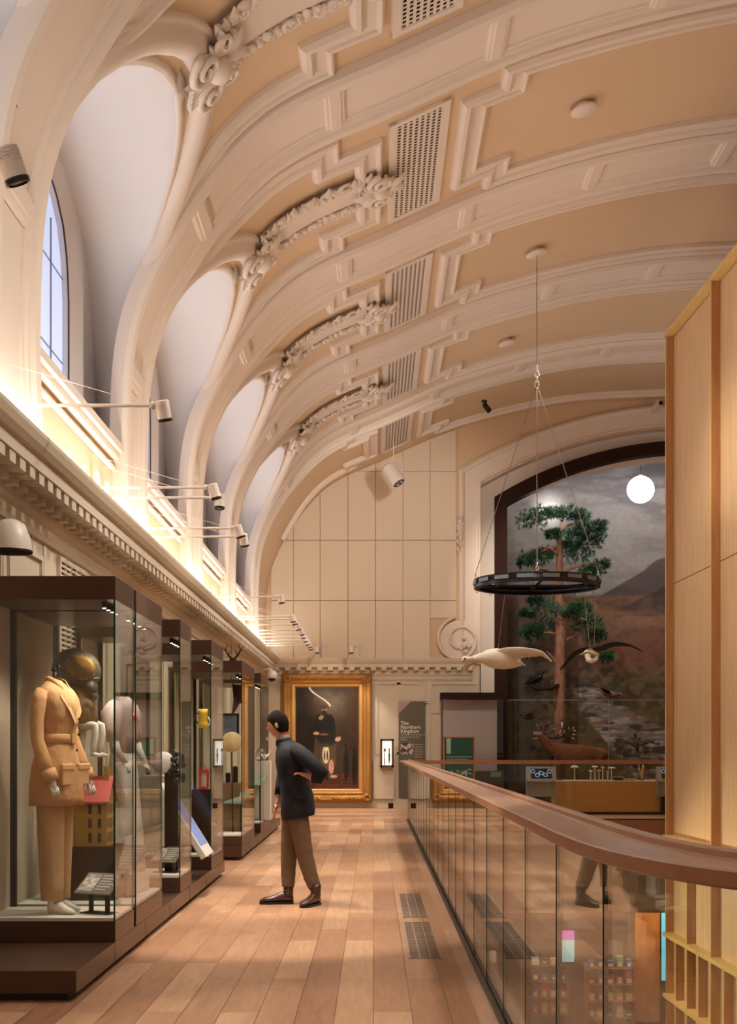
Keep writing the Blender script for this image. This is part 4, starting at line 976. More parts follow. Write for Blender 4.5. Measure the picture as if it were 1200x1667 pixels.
# ================================================================== the timber tower
def tx(z): return 4.80+.03*(22.2-z)
T = thing('timber_tower', 'tall oak clad block with vertical fins rising through the void', 'building block', (7, 16.6, -4.55))
ZN, ZFAR, TOP_ = 11.0, 22.2, 8.2
mb = MB(); d_ = .13
mb.prism([(tx(ZFAR)+d_, ZFAR), (tx(ZN)+d_, ZN), (10, ZN), (10, ZFAR)], -4.55, TOP_-.02, 'z'); mb.build('cladding', M_oak, T)
mb = MB(); 
for zz in (4.15,): mb.prism([(tx(ZFAR)+d_-.001, ZFAR), (tx(ZN)+d_-.001, ZN), (tx(ZN)+d_+.01, ZN), (tx(ZFAR)+d_+.01, ZFAR)], zz-.006, zz+.006, 'z')
mb.build('cladding_joint', M_dark, T)
mb = MB(); mb.prism([(tx(ZFAR)-.02, ZFAR+.02), (tx(ZN)-.02, ZN), (tx(ZN)+.25, ZN), (tx(ZFAR)+.25, ZFAR+.02)], TOP_, TOP_+.06, 'z'); mb.build('cap', M_oaky, T)
def fin(z, h0, h1, th=.035):
    MB().prism([(tx(z), z), (tx(z), z-th), (tx(z)+d_+.01, z-th), (tx(z)+d_+.01, z)], h0, h1, 'z').build('fin', M_oakd, T)  # shade on the fin sides is put into this darker oak
def nosing(z, h0, h1, th=.035):
    MB().prism([(tx(z)-.006, z), (tx(z)-.006, z-th), (tx(z), z-th), (tx(z), z)], h0, h1, 'z').build('fin_edge', M_oaky, T)
z = ZFAR
while z > ZN: fin(z, .03, TOP_, .045); nosing(z, .03, TOP_, .045); z -= 2.65
def ledge(h): MB().prism([(tx(ZFAR)-.04, ZFAR+.03), (tx(ZN)-.04, ZN), (tx(ZN)+d_, ZN), (tx(ZFAR)+d_, ZFAR+.03)], h-.035, h+.03, 'z').build('ledge', M_oaky, T)
for h in (0.0, -1.6, -2.6, -3.6): ledge(h)
z = ZFAR
while z > ZN: fin(z, -1.57, -.035); nosing(z, -1.57, -.035); z -= 1.32
for a, b in ((-2.57, -1.635), (-3.57, -2.635), (-4.55, -3.635)):
    z = ZFAR
    while z > ZN+1.5: fin(z, a, b, .03); z -= .66
spotlight('lattice_fill', T, (1.5, 21.5, -.9), (3.4, -1.5, -.9), 420, 100, (1, .84, .58), .8, .05)  # unseen spots added in the void to brighten the lower lattice
spotlight('lattice_fill', T, (1.5, 15.5, -.9), (3.4, 1.0, -.9), 260, 100, (1, .84, .58), .8, .05)
for (yy, en) in ((19.5, 520), (14.0, 380)):  # unseen spots added high up to light the oak cladding
    l = spotlight('tower_fill', T, (1.0, yy-2.5, 8.2), (4.0, 2.0, -5.5), en, 75, (1, .90, .74), .8, .1)

# ================================================================== lower hall beyond the void
area('lower_hall_fill', (4.5, 28.3, -1.93), (9, 1.2), 230, (1, .84, .64))  # unseen area lights added to brighten the lower hall
area('lower_hall_fill', (2.2, 18, -.72), (2.2, 14), 60, (1, .84, .64))
def lat(px, y): return (px-608)*y/2200
t = thing('wooden_pillar', 'broad copper brown wooden pillar on the lower floor', 'pillar', (lat(1055, 29), 29, -4.55))
bevel(MB().box(lat(1034, 29), lat(1074, 29), 29, 29.8, -4.5, -1.9).build('shaft', M_col, t), .01); MB().box(lat(1032, 29), lat(1076, 29), 28.97, 29.83, -4.55, -4.42).build('base', M_dark, t)
t = thing('tall_screen', 'tall narrow glowing blue screen beside the lower pillar', 'screen', (lat(1081, 28.5), 28.5, -4.55))
MB().box(lat(1075, 28.5), lat(1086, 28.5), 28.5, 28.56, -4.5, -1.95).build('casing', M_black, t); MB().box(lat(1077, 28.5), lat(1084, 28.5), 28.49, 28.5, -3.45, -1.97).build('screen', pm('screen_teal', rgb(70, 150, 170), .2, emit=(.18, .62, .82), estr=.9, var=.3, vscale=3), t)
t = thing('hanging_screen', 'lower floor screen with a magenta band above pale blue', 'screen', (lat(925, 29), 29, -3.2))
MB().box(lat(914, 29), lat(936, 29), 29, 29.05, EYE-350/75.9-.05, EYE-296/75.9).build('casing', M_black, t)
MB().box(lat(915, 29), lat(935, 29), 28.995, 29, EYE-312/75.9, EYE-297/75.9).build('magenta_band', pm('screen_magenta', rgb(190, 90, 190), .3, emit=(.8, .2, .8), estr=.5), t)
MB().box(lat(915, 29), lat(935, 29), 28.995, 29, EYE-348/75.9, EYE-312/75.9).build('blue_panel', pm('screen_cyan', rgb(130, 190, 200), .3, emit=(.4, .75, .85), estr=.6), t)
MB().tube([(lat(925, 29), 29.03, -1.9), (lat(925, 29), 29.03, EYE-296/75.9)], .02, 6).build('hanger', M_black, t)
t = thing('dark_partition', 'dark grey folding partition left of the lower pillar', 'partition', (lat(1022, 30), 30, -4.55))
M_part = pm('charcoal_panel', rgb(60, 58, 54), .6)
for a, b, yo in ((1000, 1010, 0), (1010, 1020, .25), (1020, 1034, .1)): MB().box(lat(a, 30), lat(b, 30), 30+yo, 30.05+yo, -4.55, -1.92).build('leaf', M_part, t)
t = thing('metal_handrail', 'short black metal handrail at the foot of the tall screen', 'handrail', (6.0, 27.0, -4.55))
MB().tube([(6.25, 27.0, -4.55), (6.25, 27.0, -3.95), (5.95, 26.9, -3.80), (5.95, 26.9, -4.55)], .03, 8).build('tube', M_black, t)
IT = ['red', 'white', 'green', 'blue', 'orange', 'yellow', 'black', 'pink']
ITC = [(190, 60, 50), (220, 214, 200), (70, 120, 70), (60, 80, 140), (200, 120, 50), (210, 180, 80), (40, 36, 34), (200, 130, 150)]
ITM = [pm(n_+'_packaging', rgb(*c_), .6) for n_, c_ in zip(IT, ITC)]
gg = random.Random(11)
for u, (xx, yy, nm) in enumerate(((2.2, 29.6, 'left shop rack'), (3.7, 29.3, 'middle shop rack'), (5.05, 28.9, 'right shop rack'))):
    t = thing('shop_rack', nm+' of wooden shelves on the lower floor', 'shelf', (xx, yy, -4.55), group='shop racks on the lower floor')
    for s in (-.5, .5): MB().box(xx+s-.015, xx+s+.015, yy-.18, yy+.18, -4.55, -3.15).build('upright', M_col, t)
    for q in range(4): MB().box(xx-.5, xx+.5, yy-.18, yy+.18, -4.3+.35*q, -4.28+.35*q).build('shelf', M_col, t)
    for q in range(4):
        for k in range(5):
            i = (q*3+k*2+u*5+(k*k)) % 8; hh = gg.uniform(.12, .26); ww = gg.uniform(.05, .085); x = xx-.4+.2*k
            row = ['bottom', 'second', 'third', 'top'][q]; pos = ['far left', 'left', 'middle', 'right', 'far right'][k]
            t = thing('boxed_souvenir', '%s package, %s of the %s shelf, %s' % (IT[i], pos, row, nm), 'package', (x, yy, -4.28+.35*q), group='packages on the shop racks')
            o = bevel(MB().box(x-ww, x+ww, yy-.12, yy+.10, -4.279+.35*q, -4.279+.35*q+hh).build('box', ITM[i], t), .01)
            MB().box(x-ww*.6, x+ww*.6, yy-.1215, yy-.12, -4.25+.35*q, -4.25+.35*q+hh*.4).build('front_label', M_ink, t)

# ================================================================== end wall: portrait, sign, cases
def grid_paint(name, x0, x1, z0, z1, y, nx, nz, fn, mat, parent):
    xs = np.linspace(x0, x1, nx); zs = np.linspace(z0, z1, nz); U, Vv = np.meshgrid(np.linspace(0, 1, nx), np.linspace(0, 1, nz)); col = fn(U, Vv)
    vs = [(x, y, z) for z in zs for x in xs]; fs = [(j*nx+i, j*nx+i+1, (j+1)*nx+i+1, (j+1)*nx+i) for j in range(nz-1) for i in range(nx-1)]
    m = MB(); m.add(vs, fs); o = m.build(name, mat, parent)
    ca = o.data.color_attributes.new('paint', 'FLOAT_COLOR', 'POINT'); c = np.ones((nx*nz, 4)); q = np.clip(col.reshape(-1, 3), 0, 255)/255; c[:, :3] = np.where(q <= .04045, q/12.92, ((q+.055)/1.055)**2.4)
    ca.data.foreach_set('color', c.ravel()); return o
def fbm(x, y, seed=0, oc=5):
    r = np.random.RandomState(seed); out = np.zeros_like(x); a = .5
    for o_ in range(oc):
        G = r.rand(64, 64); xi = np.floor(x).astype(int); yi = np.floor(y).astype(int); fx = x-xi; fy = y-yi; fx = fx*fx*(3-2*fx); fy = fy*fy*(3-2*fy)
        g = lambda i, j: G[i % 64, j % 64]
        out += a*((g(xi, yi)*(1-fx)+g(xi+1, yi)*fx)*(1-fy)+(g(xi, yi+1)*(1-fx)+g(xi+1, yi+1)*fx)*fy); x = x*2.03+3.1; y = y*2.03+1.7; a *= .5
    return out
def mixc(a, b, m): m = m[..., None]; return a*(1-m)+np.array(b, float)*m
def sst(x, a, b): u = np.clip((x-a)/(b-a), 0, 1); return u*u*(3-2*u)
def portrait(u, v):
    n1 = fbm(u*6, v*9, 1); n2 = fbm(u*22, v*30, 2); c = np.zeros(u.shape+(3,)); c[:] = (58, 42, 30)
    c = mixc(c, (84, 66, 48), sst(n1, .4, .8)*.7*sst(v, .45, .95)); c = mixc(c, (120, 106, 90), sst(1-np.hypot((u-.58)*1.6, (v-.86)*2.2), .35, .95)*.55)
    c = mixc(c, (70, 40, 22), sst(u, .72, .95)*.6*sst(v, .3, .5))
    c = mixc(c, (22, 15, 11), sst(.32-u, 0, .2)*.7)
    c = mixc(c, (96, 44, 34), sst(.17-v, 0, .03)*(.55+.45*(n2 > .48)))     # floor cloth
    c = mixc(c, (60, 30, 22), ((np.sin(v*190+n1*6) > .55) & (v < .15))*.6)
    def el(cx, cy, rx, ry, colr, soft=.12, op=1.0, rot=0):
        nonlocal c
        dx, dy = u-cx, v-cy; ca, sa = math.cos(rot), math.sin(rot); dx *= .6
        q = np.sqrt(((dx*ca+dy*sa)/(rx*.6))**2+((-dx*sa+dy*ca)/ry)**2); c = mixc(c, colr, (1-sst(q, 1-soft, 1+soft))*op)
    el(.27, .40, .12, .30, (24, 16, 12), .3, .8)
    for x_, h_ in ((.80, .38), (.93, .34)): el(x_, h_-.14, .045, .15, (20, 13, 10), .2, .9); el(x_-.01, h_+.045, .022, .028, (26, 17, 12), .2, .9)
    el(.46, .30, .17, .20, (92, 74, 50), .12); el(.47, .42, .17, .14, (78, 62, 44), .14); el(.36, .45, .05, .22, (66, 52, 38), .3)            # plaid and kilt
    el(.42, .60, .13, .12, (20, 17, 15)); el(.54, .60, .09, .13, (22, 19, 16))                        # jacket
    el(.44, .70, .13, .04, (24, 20, 17)); el(.50, .50, .15, .08, (30, 26, 20), .2); el(.36, .56, .07, .05, (26, 22, 18), .3)
    c = mixc(c, (44, 36, 24), ((np.abs(u-.46) < .15) & (v > .2) & (v < .5) & (np.sin(u*150) > .6))*.5)
    el(.405, .70, .045, .02, (170, 148, 120), .3, .8, .8)                                             # collar
    el(.455, .785, .042, .036, (176, 128, 100)); el(.455, .80, .05, .022, (48, 34, 26), .2, .8); el(.452, .745, .04, .028, (44, 30, 22), .2)
    el(.33, .545, .05, .016, (190, 152, 124), .2); el(.45, .535, .07, .010, (120, 90, 60), .3); el(.67, .49, .05, .022, (196, 156, 130), .2, 1, .5)
    el(.48, .34, .055, .09, (196, 176, 140), .08); el(.48, .43, .055, .02, (60, 46, 32), .1)
    for dx in (-.022, .022): el(.48+dx, .33, .012, .045, (26, 20, 16), .2)
    el(.565, .22, .042, .07, (206, 172, 156), .1); m_ = (np.hypot((u-.565)/.042, (v-.22)/.07) < 1) & ((np.floor(u*60)+np.floor(v*60)) % 2 == 0); c = mixc(c, (176, 60, 52), m_*.8)
    el(.60, .125, .06, .014, (196, 150, 130), .2); el(.49, .14, .03, .05, (30, 22, 18), .2)
    # pale slash of cloth at the top
    xl = .20+.33*sst(1-v, 0, .2); c = mixc(c, (226, 214, 200), ((np.abs(u-xl-.02) < .012+.006*n2) & (v > .81))*.9)
    return c*(.85+.3*n2[..., None])
T = thing('gilt_portrait', 'full length portrait of a bearded man in Highland dress, gilt frame', 'painting', ((s36(460)+s36(606))/2, ENDY-.05, z_at(1202)))
x0, x1, z0, z1 = s36(460), s36(606), z_at(1306), z_at(1097); ix0, ix1, iz0, iz1 = s36(482), s36(581), z_at(1286), z_at(1120)
FY = ENDY-.075
def rect_frame(mb, xo0, xo1, zo0, zo1, prof, y0):   # prof (inwards distance, depth)
    rows = []
    for d, h in prof: rows.append([(xo0+d, y0-h, zo0+d), (xo1-d, y0-h, zo0+d), (xo1-d, y0-h, zo1-d), (xo0+d, y0-h, zo1-d)])
    mb.grid(rows, True)
mb = MB(); rect_frame(mb, x0, x1, z0, z1, [(0, 0), (0, .10), (.03, .14), (.07, .16), (.12, .15), (.16, .11), (.19, .10), (.22, .115), (.245, .10), (.26, .07)], FY); mb.build('gilt_moulding', M_gold, T)
mb = MB(); rect_frame(mb, x0+.255, x1-.255, z0+.255, z1-.255, [(0, .08), (.05, .075), (.075, .04)], FY); mb.build('inner_slip', M_goldin, T)
mb = MB().smooth()
for sx in (x0+.12, x1-.12):
    for sz in (z0+.12, z1-.12):
        for k in range(9): a = k*.7; mb.ell((sx+.07*math.cos(a), FY-.16, sz+.07*math.sin(a)), (.04, .03, .04), None, 7, 5)
mb.build('corner_ornaments', M_gold, T)
mb = MB().smooth(); k = 0; g4 = random.Random(9)
for sz in (z0+.10,):
    x = x0+.2
    while x < x1-.2: mb.ell((x, FY-.15, sz+g4.uniform(-.02, .02)), (.035, .03, .05), Matrix.Rotation(g4.uniform(-.6, .6), 4, 'Y'), 6, 4); x += .05
mb.build('leaf_border', M_gold, T)
grid_paint('canvas', x0+.32, x1-.32, z0+.32, z1-.32, FY-.04, 120, 200, portrait, vcolmat('oil_paint', .3, coat=.3), T)
MB().box(s36(522), s36(539), FY-.175, FY-.16, z_at(1301.5), z_at(1294)).build('name_plate', M_goldin, T)
MB().box(x0+.02, x1-.02, FY, ENDY-.055, z0+.02, z1-.02).build('backing_board', M_dark, T)
spotlight('picture_light', T, (-1.1, 30.6, 3.9), (0, 2.4, -2.0), 55, 70, (1, .84, .66), .7)

M_sign = pm('sign_olive', rgb(96, 90, 68), .6); M_signc = pm('sign_corner', rgb(168, 150, 134), .6); M_txt = pm('sign_lettering', rgb(226, 214, 196), .6)
def text(name, body, loc, size, mat, parent, rx=90, space=1.0, bold=0):
    cu = bpy.data.curves.new(name, 'FONT'); cu.body = body; cu.size = size; cu.extrude = .002; cu.space_line = space; cu.offset = bold
    o = bpy.data.objects.new(name, cu); SC.collection.objects.link(o); o.rotation_euler = (R(rx), 0, 0)
    bpy.context.view_layer.update(); me = bpy.data.meshes.new_from_object(o.evaluated_get(bpy.context.evaluated_depsgraph_get()))
    bpy.data.objects.remove(o); ob = bpy.data.objects.new(name, me); SC.collection.objects.link(ob); me.materials.clear(); me.materials.append(mat); ob.parent = parent
    ob.location = Vector(loc)-ORG[parent.name]; ob.rotation_euler = (R(rx), 0, 0); return ob
sx0, sx1, sz0, sz1 = s36(649), s36(692), z_at(1298), z_at(1142)
T = thing('exhibition_sign', 'tall olive sign on the end wall titled The Northern Kingdom', 'sign', ((sx0+sx1)/2, ENDY-.1, sz0))
MB().box(sx0, sx1, ENDY-.12, ENDY-.08, sz0, sz1).build('board', M_sign, T)
MB().prism([(sx0, sz1), (sx0, sz1-.30), (sx0+.30, sz1)], ENDY-.124, ENDY-.119, 'y').build('pale_corner', M_signc, T)
text('title', 'The\nNorthern\nKingdom', (s36(652), ENDY-.123, z_at(1180)), .125, M_txt, T, space=.78, bold=.002)
text('introduction', 'The displays reveal the place and\nposition of the Northern\nkingdom', (s36(652), ENDY-.123, z_at(1197)), .047, M_txt, T, space=1.25)
grid_paint('photo_print', s36(652), s36(673), z_at(1228), z_at(1210), ENDY-.123, 40, 34, lambda u, v: np.where((fbm(u*7, v*6, 5) > .5)[..., None], np.array((196, 170, 168.)), np.array((60, 42, 42.))), vcolmat('print', .6), T)
mb = MB()
for k in range(6): mb.box(s36(675), s36(689-(k % 3)), ENDY-.1225, ENDY-.12, z_at(1212+k*4)-.008, z_at(1212+k*4)+.008)
mb.build('text_lines', M_signc, T)
T = thing('wall_sensor', 'tiny white square sensor at the upper corner of the olive sign', 'sensor', (s36(695), ENDY-.1, z_at(1142)))
MB().box(s36(692.5), s36(697.5), ENDY-.16, ENDY-.09, z_at(1145), z_at(1139)).build('housing', M_spotw, T); MB().lathe([(.02, 0), (.02, .01)], (s36(695), ENDY-.16, z_at(1142)), 10, Matrix.Rotation(R(90), 4, 'X')).build('lens', M_black, T)
T = thing('small_wall_case', 'small brown framed white lit case with two slender objects', 'display case', (s36(630), ENDY-.14, z_at(1226)))
mb = MB(); xa_, xb_, za_, zb_ = s36(619), s36(641), z_at(1249), z_at(1203); f = .05
for a, b, c, d in ((xa_, xb_, za_, za_+f), (xa_, xb_, zb_-f, zb_), (xa_, xa_+f, za_, zb_), (xb_-f, xb_, za_, zb_)): mb.box(a, b, ENDY-.26, ENDY-.14, c, d)
M_wf = woodmat('walnut', rgb(84, 50, 28), rgb(112, 70, 40), (4, 4, 4)); mb.build('frame', M_wf, T)
MB().box(xa_+f, xb_-f, ENDY-.15, ENDY-.14, za_+f, zb_-f).build('lit_back', pm('lit_white', rgb(240, 232, 220), .6, emit=(1, .93, .84), estr=.9), T)
MB().box(xa_+f, xb_-f, ENDY-.252, ENDY-.248, za_+f, zb_-f).build('glass', M_glass, T)
for q, (dx, lb, cat) in enumerate(((-.055, 'slender spoon shaped object with round head in the small lit case', 'ornament'), (.055, 'dark banded dagger shaped object in the small lit case', 'ornament'))):
    t = thing(('silver_spoon', 'small_dagger')[q], lb, cat, (s36(630)+dx, ENDY-.2, z_at(1243)))
    x = s36(630)+dx
    if q == 0:
        MB().lathe([(.012, 0), (.009, .2), (.008, .30)], (x, ENDY-.19, z_at(1245)), 8).build('stem', M_dark, t); MB().smooth().ell((x, ENDY-.19, z_at(1245)+.36), (.03, .015, .045)).build('bowl', M_gold, t)
    else:
        MB().lathe([(.003, 0), (.018, .12), (.02, .24)], (x, ENDY-.19, z_at(1245)), 8).build('blade', M_black, t); MB().lathe([(.03, .24), (.03, .25), (.014, .26), (.014, .38), (.02, .40)], (x, ENDY-.19, z_at(1245)), 8).build('hilt', M_dark, t)
T = thing('floor_uplighter', 'small dark box lamp on the floor below the small lit case', 'floor lamp', (s36(636), ENDY-.3, 0)); MB().box(s36(632), s36(640), ENDY-.42, ENDY-.30, 0.0, .12).build('housing', M_dark, T); MB().box(s36(633), s36(639), ENDY-.40, ENDY-.32, .12, .124).build('lens', M_black, T)
# showcase right of the sign
q0, q1 = s36(716), s36(817)
T = thing('wall_showcase', 'wide empty lilac backed showcase with dark hood beside the stage', 'display case', ((q0+q1)/2, ENDY-.45, 0))
MB().box(q0, q1+.02, ENDY-.62, ENDY-.06, z_at(1140), z_at(1129)).build('hood', M_dark, T); MB().box(q0+.02, q1-.12, ENDY-.12, ENDY-.08, .9, z_at(1140)).build('back_panel', pm('lilac_grey', rgb(186, 170, 164), .7), T)
MB().box(q0+.02, q1, ENDY-.60, ENDY-.06, 0, .90).build('base', pm('dark_olive', rgb(66, 52, 26), .6), T)
MB().box(q0+.02, q0+.045, ENDY-.61, ENDY-.57, .90, z_at(1140)).build('post', M_black, T); MB().box(q1-.13, q1-.11, ENDY-.14, ENDY-.10, .90, z_at(1140)).build('post', M_black, T)
MB().box(q0+.03, q1-.01, ENDY-.605, ENDY-.598, .90, z_at(1140)).build('glass', M_glass, T)
MB().box(s36(795), s36(812), ENDY-.61, ENDY-.603, z_at(1264), z_at(1256)).build('green_label', M_labelg, T)
y_ = 31.4; X_ = lambda p: (p-608)*y_/2200; Z_ = lambda p: EYE+(1218-p)*y_/2200
T = thing('green_panel', 'free standing dark green panel with a pale green bar and copper edge', 'sign', (X_(746), y_, 0))
MB().box(X_(724), X_(771), y_, y_+.04, .10, Z_(1201)).build('board', pm('deep_green', rgb(26, 72, 56), .6), T)
mb = MB(); mb.box(X_(722), X_(724), y_-.01, y_+.05, 0, Z_(1199)); mb.box(X_(771), X_(773), y_-.01, y_+.05, 0, Z_(1199)); mb.box(X_(722), X_(773), y_-.01, y_+.05, Z_(1201), Z_(1199)); mb.build('copper_edge', pm('copper', rgb(190, 112, 70), .4, .3), T)
MB().box(X_(727), X_(734), y_-.004, y_, Z_(1227), Z_(1202)).build('pale_bar', pm('pale_green', rgb(150, 180, 146), .6), T)
mb = MB(); 
for k in range(2): mb.box(X_(727), X_(768-6*k), y_-.003, y_, Z_(1232+4*k)-.012, Z_(1232+4*k)+.012)
mb.build('text_lines', pm('green_text', rgb(110, 150, 126), .6), T)
def antp(u, v):
    n_ = fbm(u*9, v*8, 8); c = np.zeros(u.shape+(3,)); c[:] = (26, 72, 56); return mixc(c, (176, 172, 160), (n_ > .46+.55*np.abs(v-.4))*1.0)
grid_paint('wing_picture', X_(727), X_(768), Z_(1265), Z_(1248), y_-.003, 60, 30, antp, vcolmat('green_print', .6), T)
# oak counter with glass cover, mushrooms and two screens
yc_ = 29.5; s_ = 2200/yc_; CXp = lambda p: (p-608)/s_; CZ = lambda p: EYE+(1218-p)/s_
T = thing('oak_counter', 'long low oak display counter in front of the stage', 'counter', (7, yc_, 0))
bevel(MB().box(CXp(905), 12.5, yc_, yc_+1.0, .06, CZ(1272)).build('body', M_oakh, T), .004)
MB().box(CXp(912), 12.5, yc_+.05, yc_+.95, 0, .06).build('toe_kick', M_black, T); MB().box(CXp(905), CXp(911), yc_-.004, yc_, .06, CZ(1272)).build('edge_board', M_oakd, T)
MB().box(CXp(915), 12.5, yc_+.05, yc_+.95, CZ(1272), CZ(1271)).build('display_top', M_fabric, T)
mb = MB(); MB().box(CXp(915), 12.5, yc_+.03, yc_+.036, CZ(1271), 1.22).build('glass_front', M_glass, T)
MB().box(CXp(915), CXp(915)+.006, yc_+.03, yc_+.95, CZ(1271), 1.22).build('glass_end', M_glass, T)
spotlight('counter_light', T, (6.0, 28.6, 4.2), (0, 1.0, -3.4), 60, 75, (1, .84, .62), .8)
ztop = CZ(1271)+.001; M_mush = pm('cream_cap', rgb(232, 214, 184), .5); M_musho = pm('ochre_cap', rgb(206, 150, 70), .5)
def mushroom(px, h, r, dy, label, mat=M_mush, flat=.5):
    x = CXp(px); t = thing('mushroom_model', label, 'mushroom', (x, yc_+dy, ztop), group='model mushrooms on the oak counter'); c = Vector((x, yc_+dy, ztop))
    MB().smooth().lathe([(.016, 0), (.012, h*.5), (.014, h)], c, 10).build('stem', M_mush, t)
    MB().smooth().lathe([(.012, h-.01), (r, h-.01), (r*.95, h+r*flat*.4), (r*.6, h+r*flat*.85), (.001, h+r*flat)], c, 16).build('cap', mat, t)
mushroom(966, .20, .05, .35, 'small mushroom with rounded cap, far left of the mushroom row')
mushroom(974, .29, .07, .45, 'broad pale mushroom, second in the mushroom row')
mushroom(979, .21, .055, .3, 'ochre mushroom just right of the broad pale one', M_musho)
mushroom(987, .28, .045, .45, 'small pale mushroom in the middle of the row')
mushroom(993, .19, .045, .3, 'small ochre mushroom right of the middle', M_musho)
mushroom(1001, .27, .085, .4, 'tallest wide capped white mushroom, right end of the row', M_mush, .3)
mushroom(941, .28, .09, .5, 'wide flat mushroom standing alone on the left', M_mush, .6)
for px, lb in ((1024, 'left white dish on the oak counter'), (1034, 'right white dish on the oak counter')):
    t = tag(MB().smooth().lathe([(.04, 0), (.09, .035), (.095, .04), (.03, .012), (.001, .01)], (CXp(px), yc_+.3, ztop), 18).build('shallow_dish', M_mush), lb, 'dish', 'white dishes on the oak counter')
t = thing('open_book', 'small open book with copper cover on the oak counter', 'book', (CXp(1013), yc_+.4, ztop)); MB().box(CXp(1013)-.12, CXp(1013)+.12, yc_+.32, yc_+.48, ztop+.06, ztop+.085).build('pages', pm('copper_paper', rgb(190, 110, 70), .6), t); MB().box(CXp(1013)-.10, CXp(1013)+.10, yc_+.34, yc_+.46, ztop, ztop+.06).build('rest', M_black, t)
t = thing('golden_fungus', 'branching golden model beside the dishes on the counter', 'model', (CXp(1050), yc_+.35, ztop)); c = Vector((CXp(1050), yc_+.35, ztop)); mb = MB().smooth()
for k in range(7): mb.tube([c, c+Vector((.02*math.sin(k*2), 0, .12)), c+Vector((.07*math.sin(k*2.1+.5), .04*math.cos(k), .2+.03*k))], [.012, .01, .006], 6); mb.ell(c+Vector((.07*math.sin(k*2.1+.5), .04*math.cos(k), .2+.03*k)), (.02, .02, .02), None, 7, 5)
mb.build('branches', M_goldin, t); MB().lathe([(.05, 0), (.05, .01)], c, 14).build('foot', M_black, t)
def kiosk(pa, pb, y, label):
    s = 2200/y; xa_, xb_ = (pa-608)/s, (pb-608)/s; zt, zm, zb = EYE+(1218-1248)/s, EYE+(1218-1271)/s, EYE+(1218-1297)/s
    t = thing('touch_screen_desk', label, 'screen desk', ((xa_+xb_)/2, y, 0), group='grey screen desks'); mg = pm('desk_grey', rgb(146, 142, 130), .5)
    MB().prism([(y-.02, zm), (y+.16, zt), (y+.22, zt), (y+.22, zm-.05), (y-.02, zm-.03)], xa_, xb_, 'x').build('desk_top', mg, t)
    MB().box(xa_, xb_, y+.05, y+.20, zb, zm-.03).build('front', mg, t); MB().box(xa_+.1, xb_-.1, y+.08, y+.2, 0, zb).build('leg', M_black, t)
    M = Matrix.Translation(((xa_+xb_)/2, y+.07, (zm+zt)/2)) @ Matrix.Rotation(math.atan2(zt-zm, .18), 4, 'X'); w2 = (xb_-xa_)/2*.72
    sc = MB().box(-w2, w2, -.12, .12, .001, .008, M).build('screen', pm('screen_dark', rgb(24, 28, 34), .15), t)
    mb = MB()
    for k, (u, v) in enumerate(((-.8, .5), (-.4, -.4), (-.02, .1), (.38, -.35), (.8, .5))): mb.lathe([(.055, .010), (.03, .012)], M @ Vector((u*w2, v*.1, 0)), 12, M.to_3x3().to_4x4(), cap=False)
    mb.build('blue_icons', pm('icon_blue', rgb(130, 180, 220), .3, emit=(.35, .62, .95), estr=.1), sc)
kiosk(858, 906, 29.0, 'grey screen desk with blue round icons at the left end of the oak counter')
kiosk(1071, 1120, 29.3, 'second grey screen desk, half hidden by the timber tower')
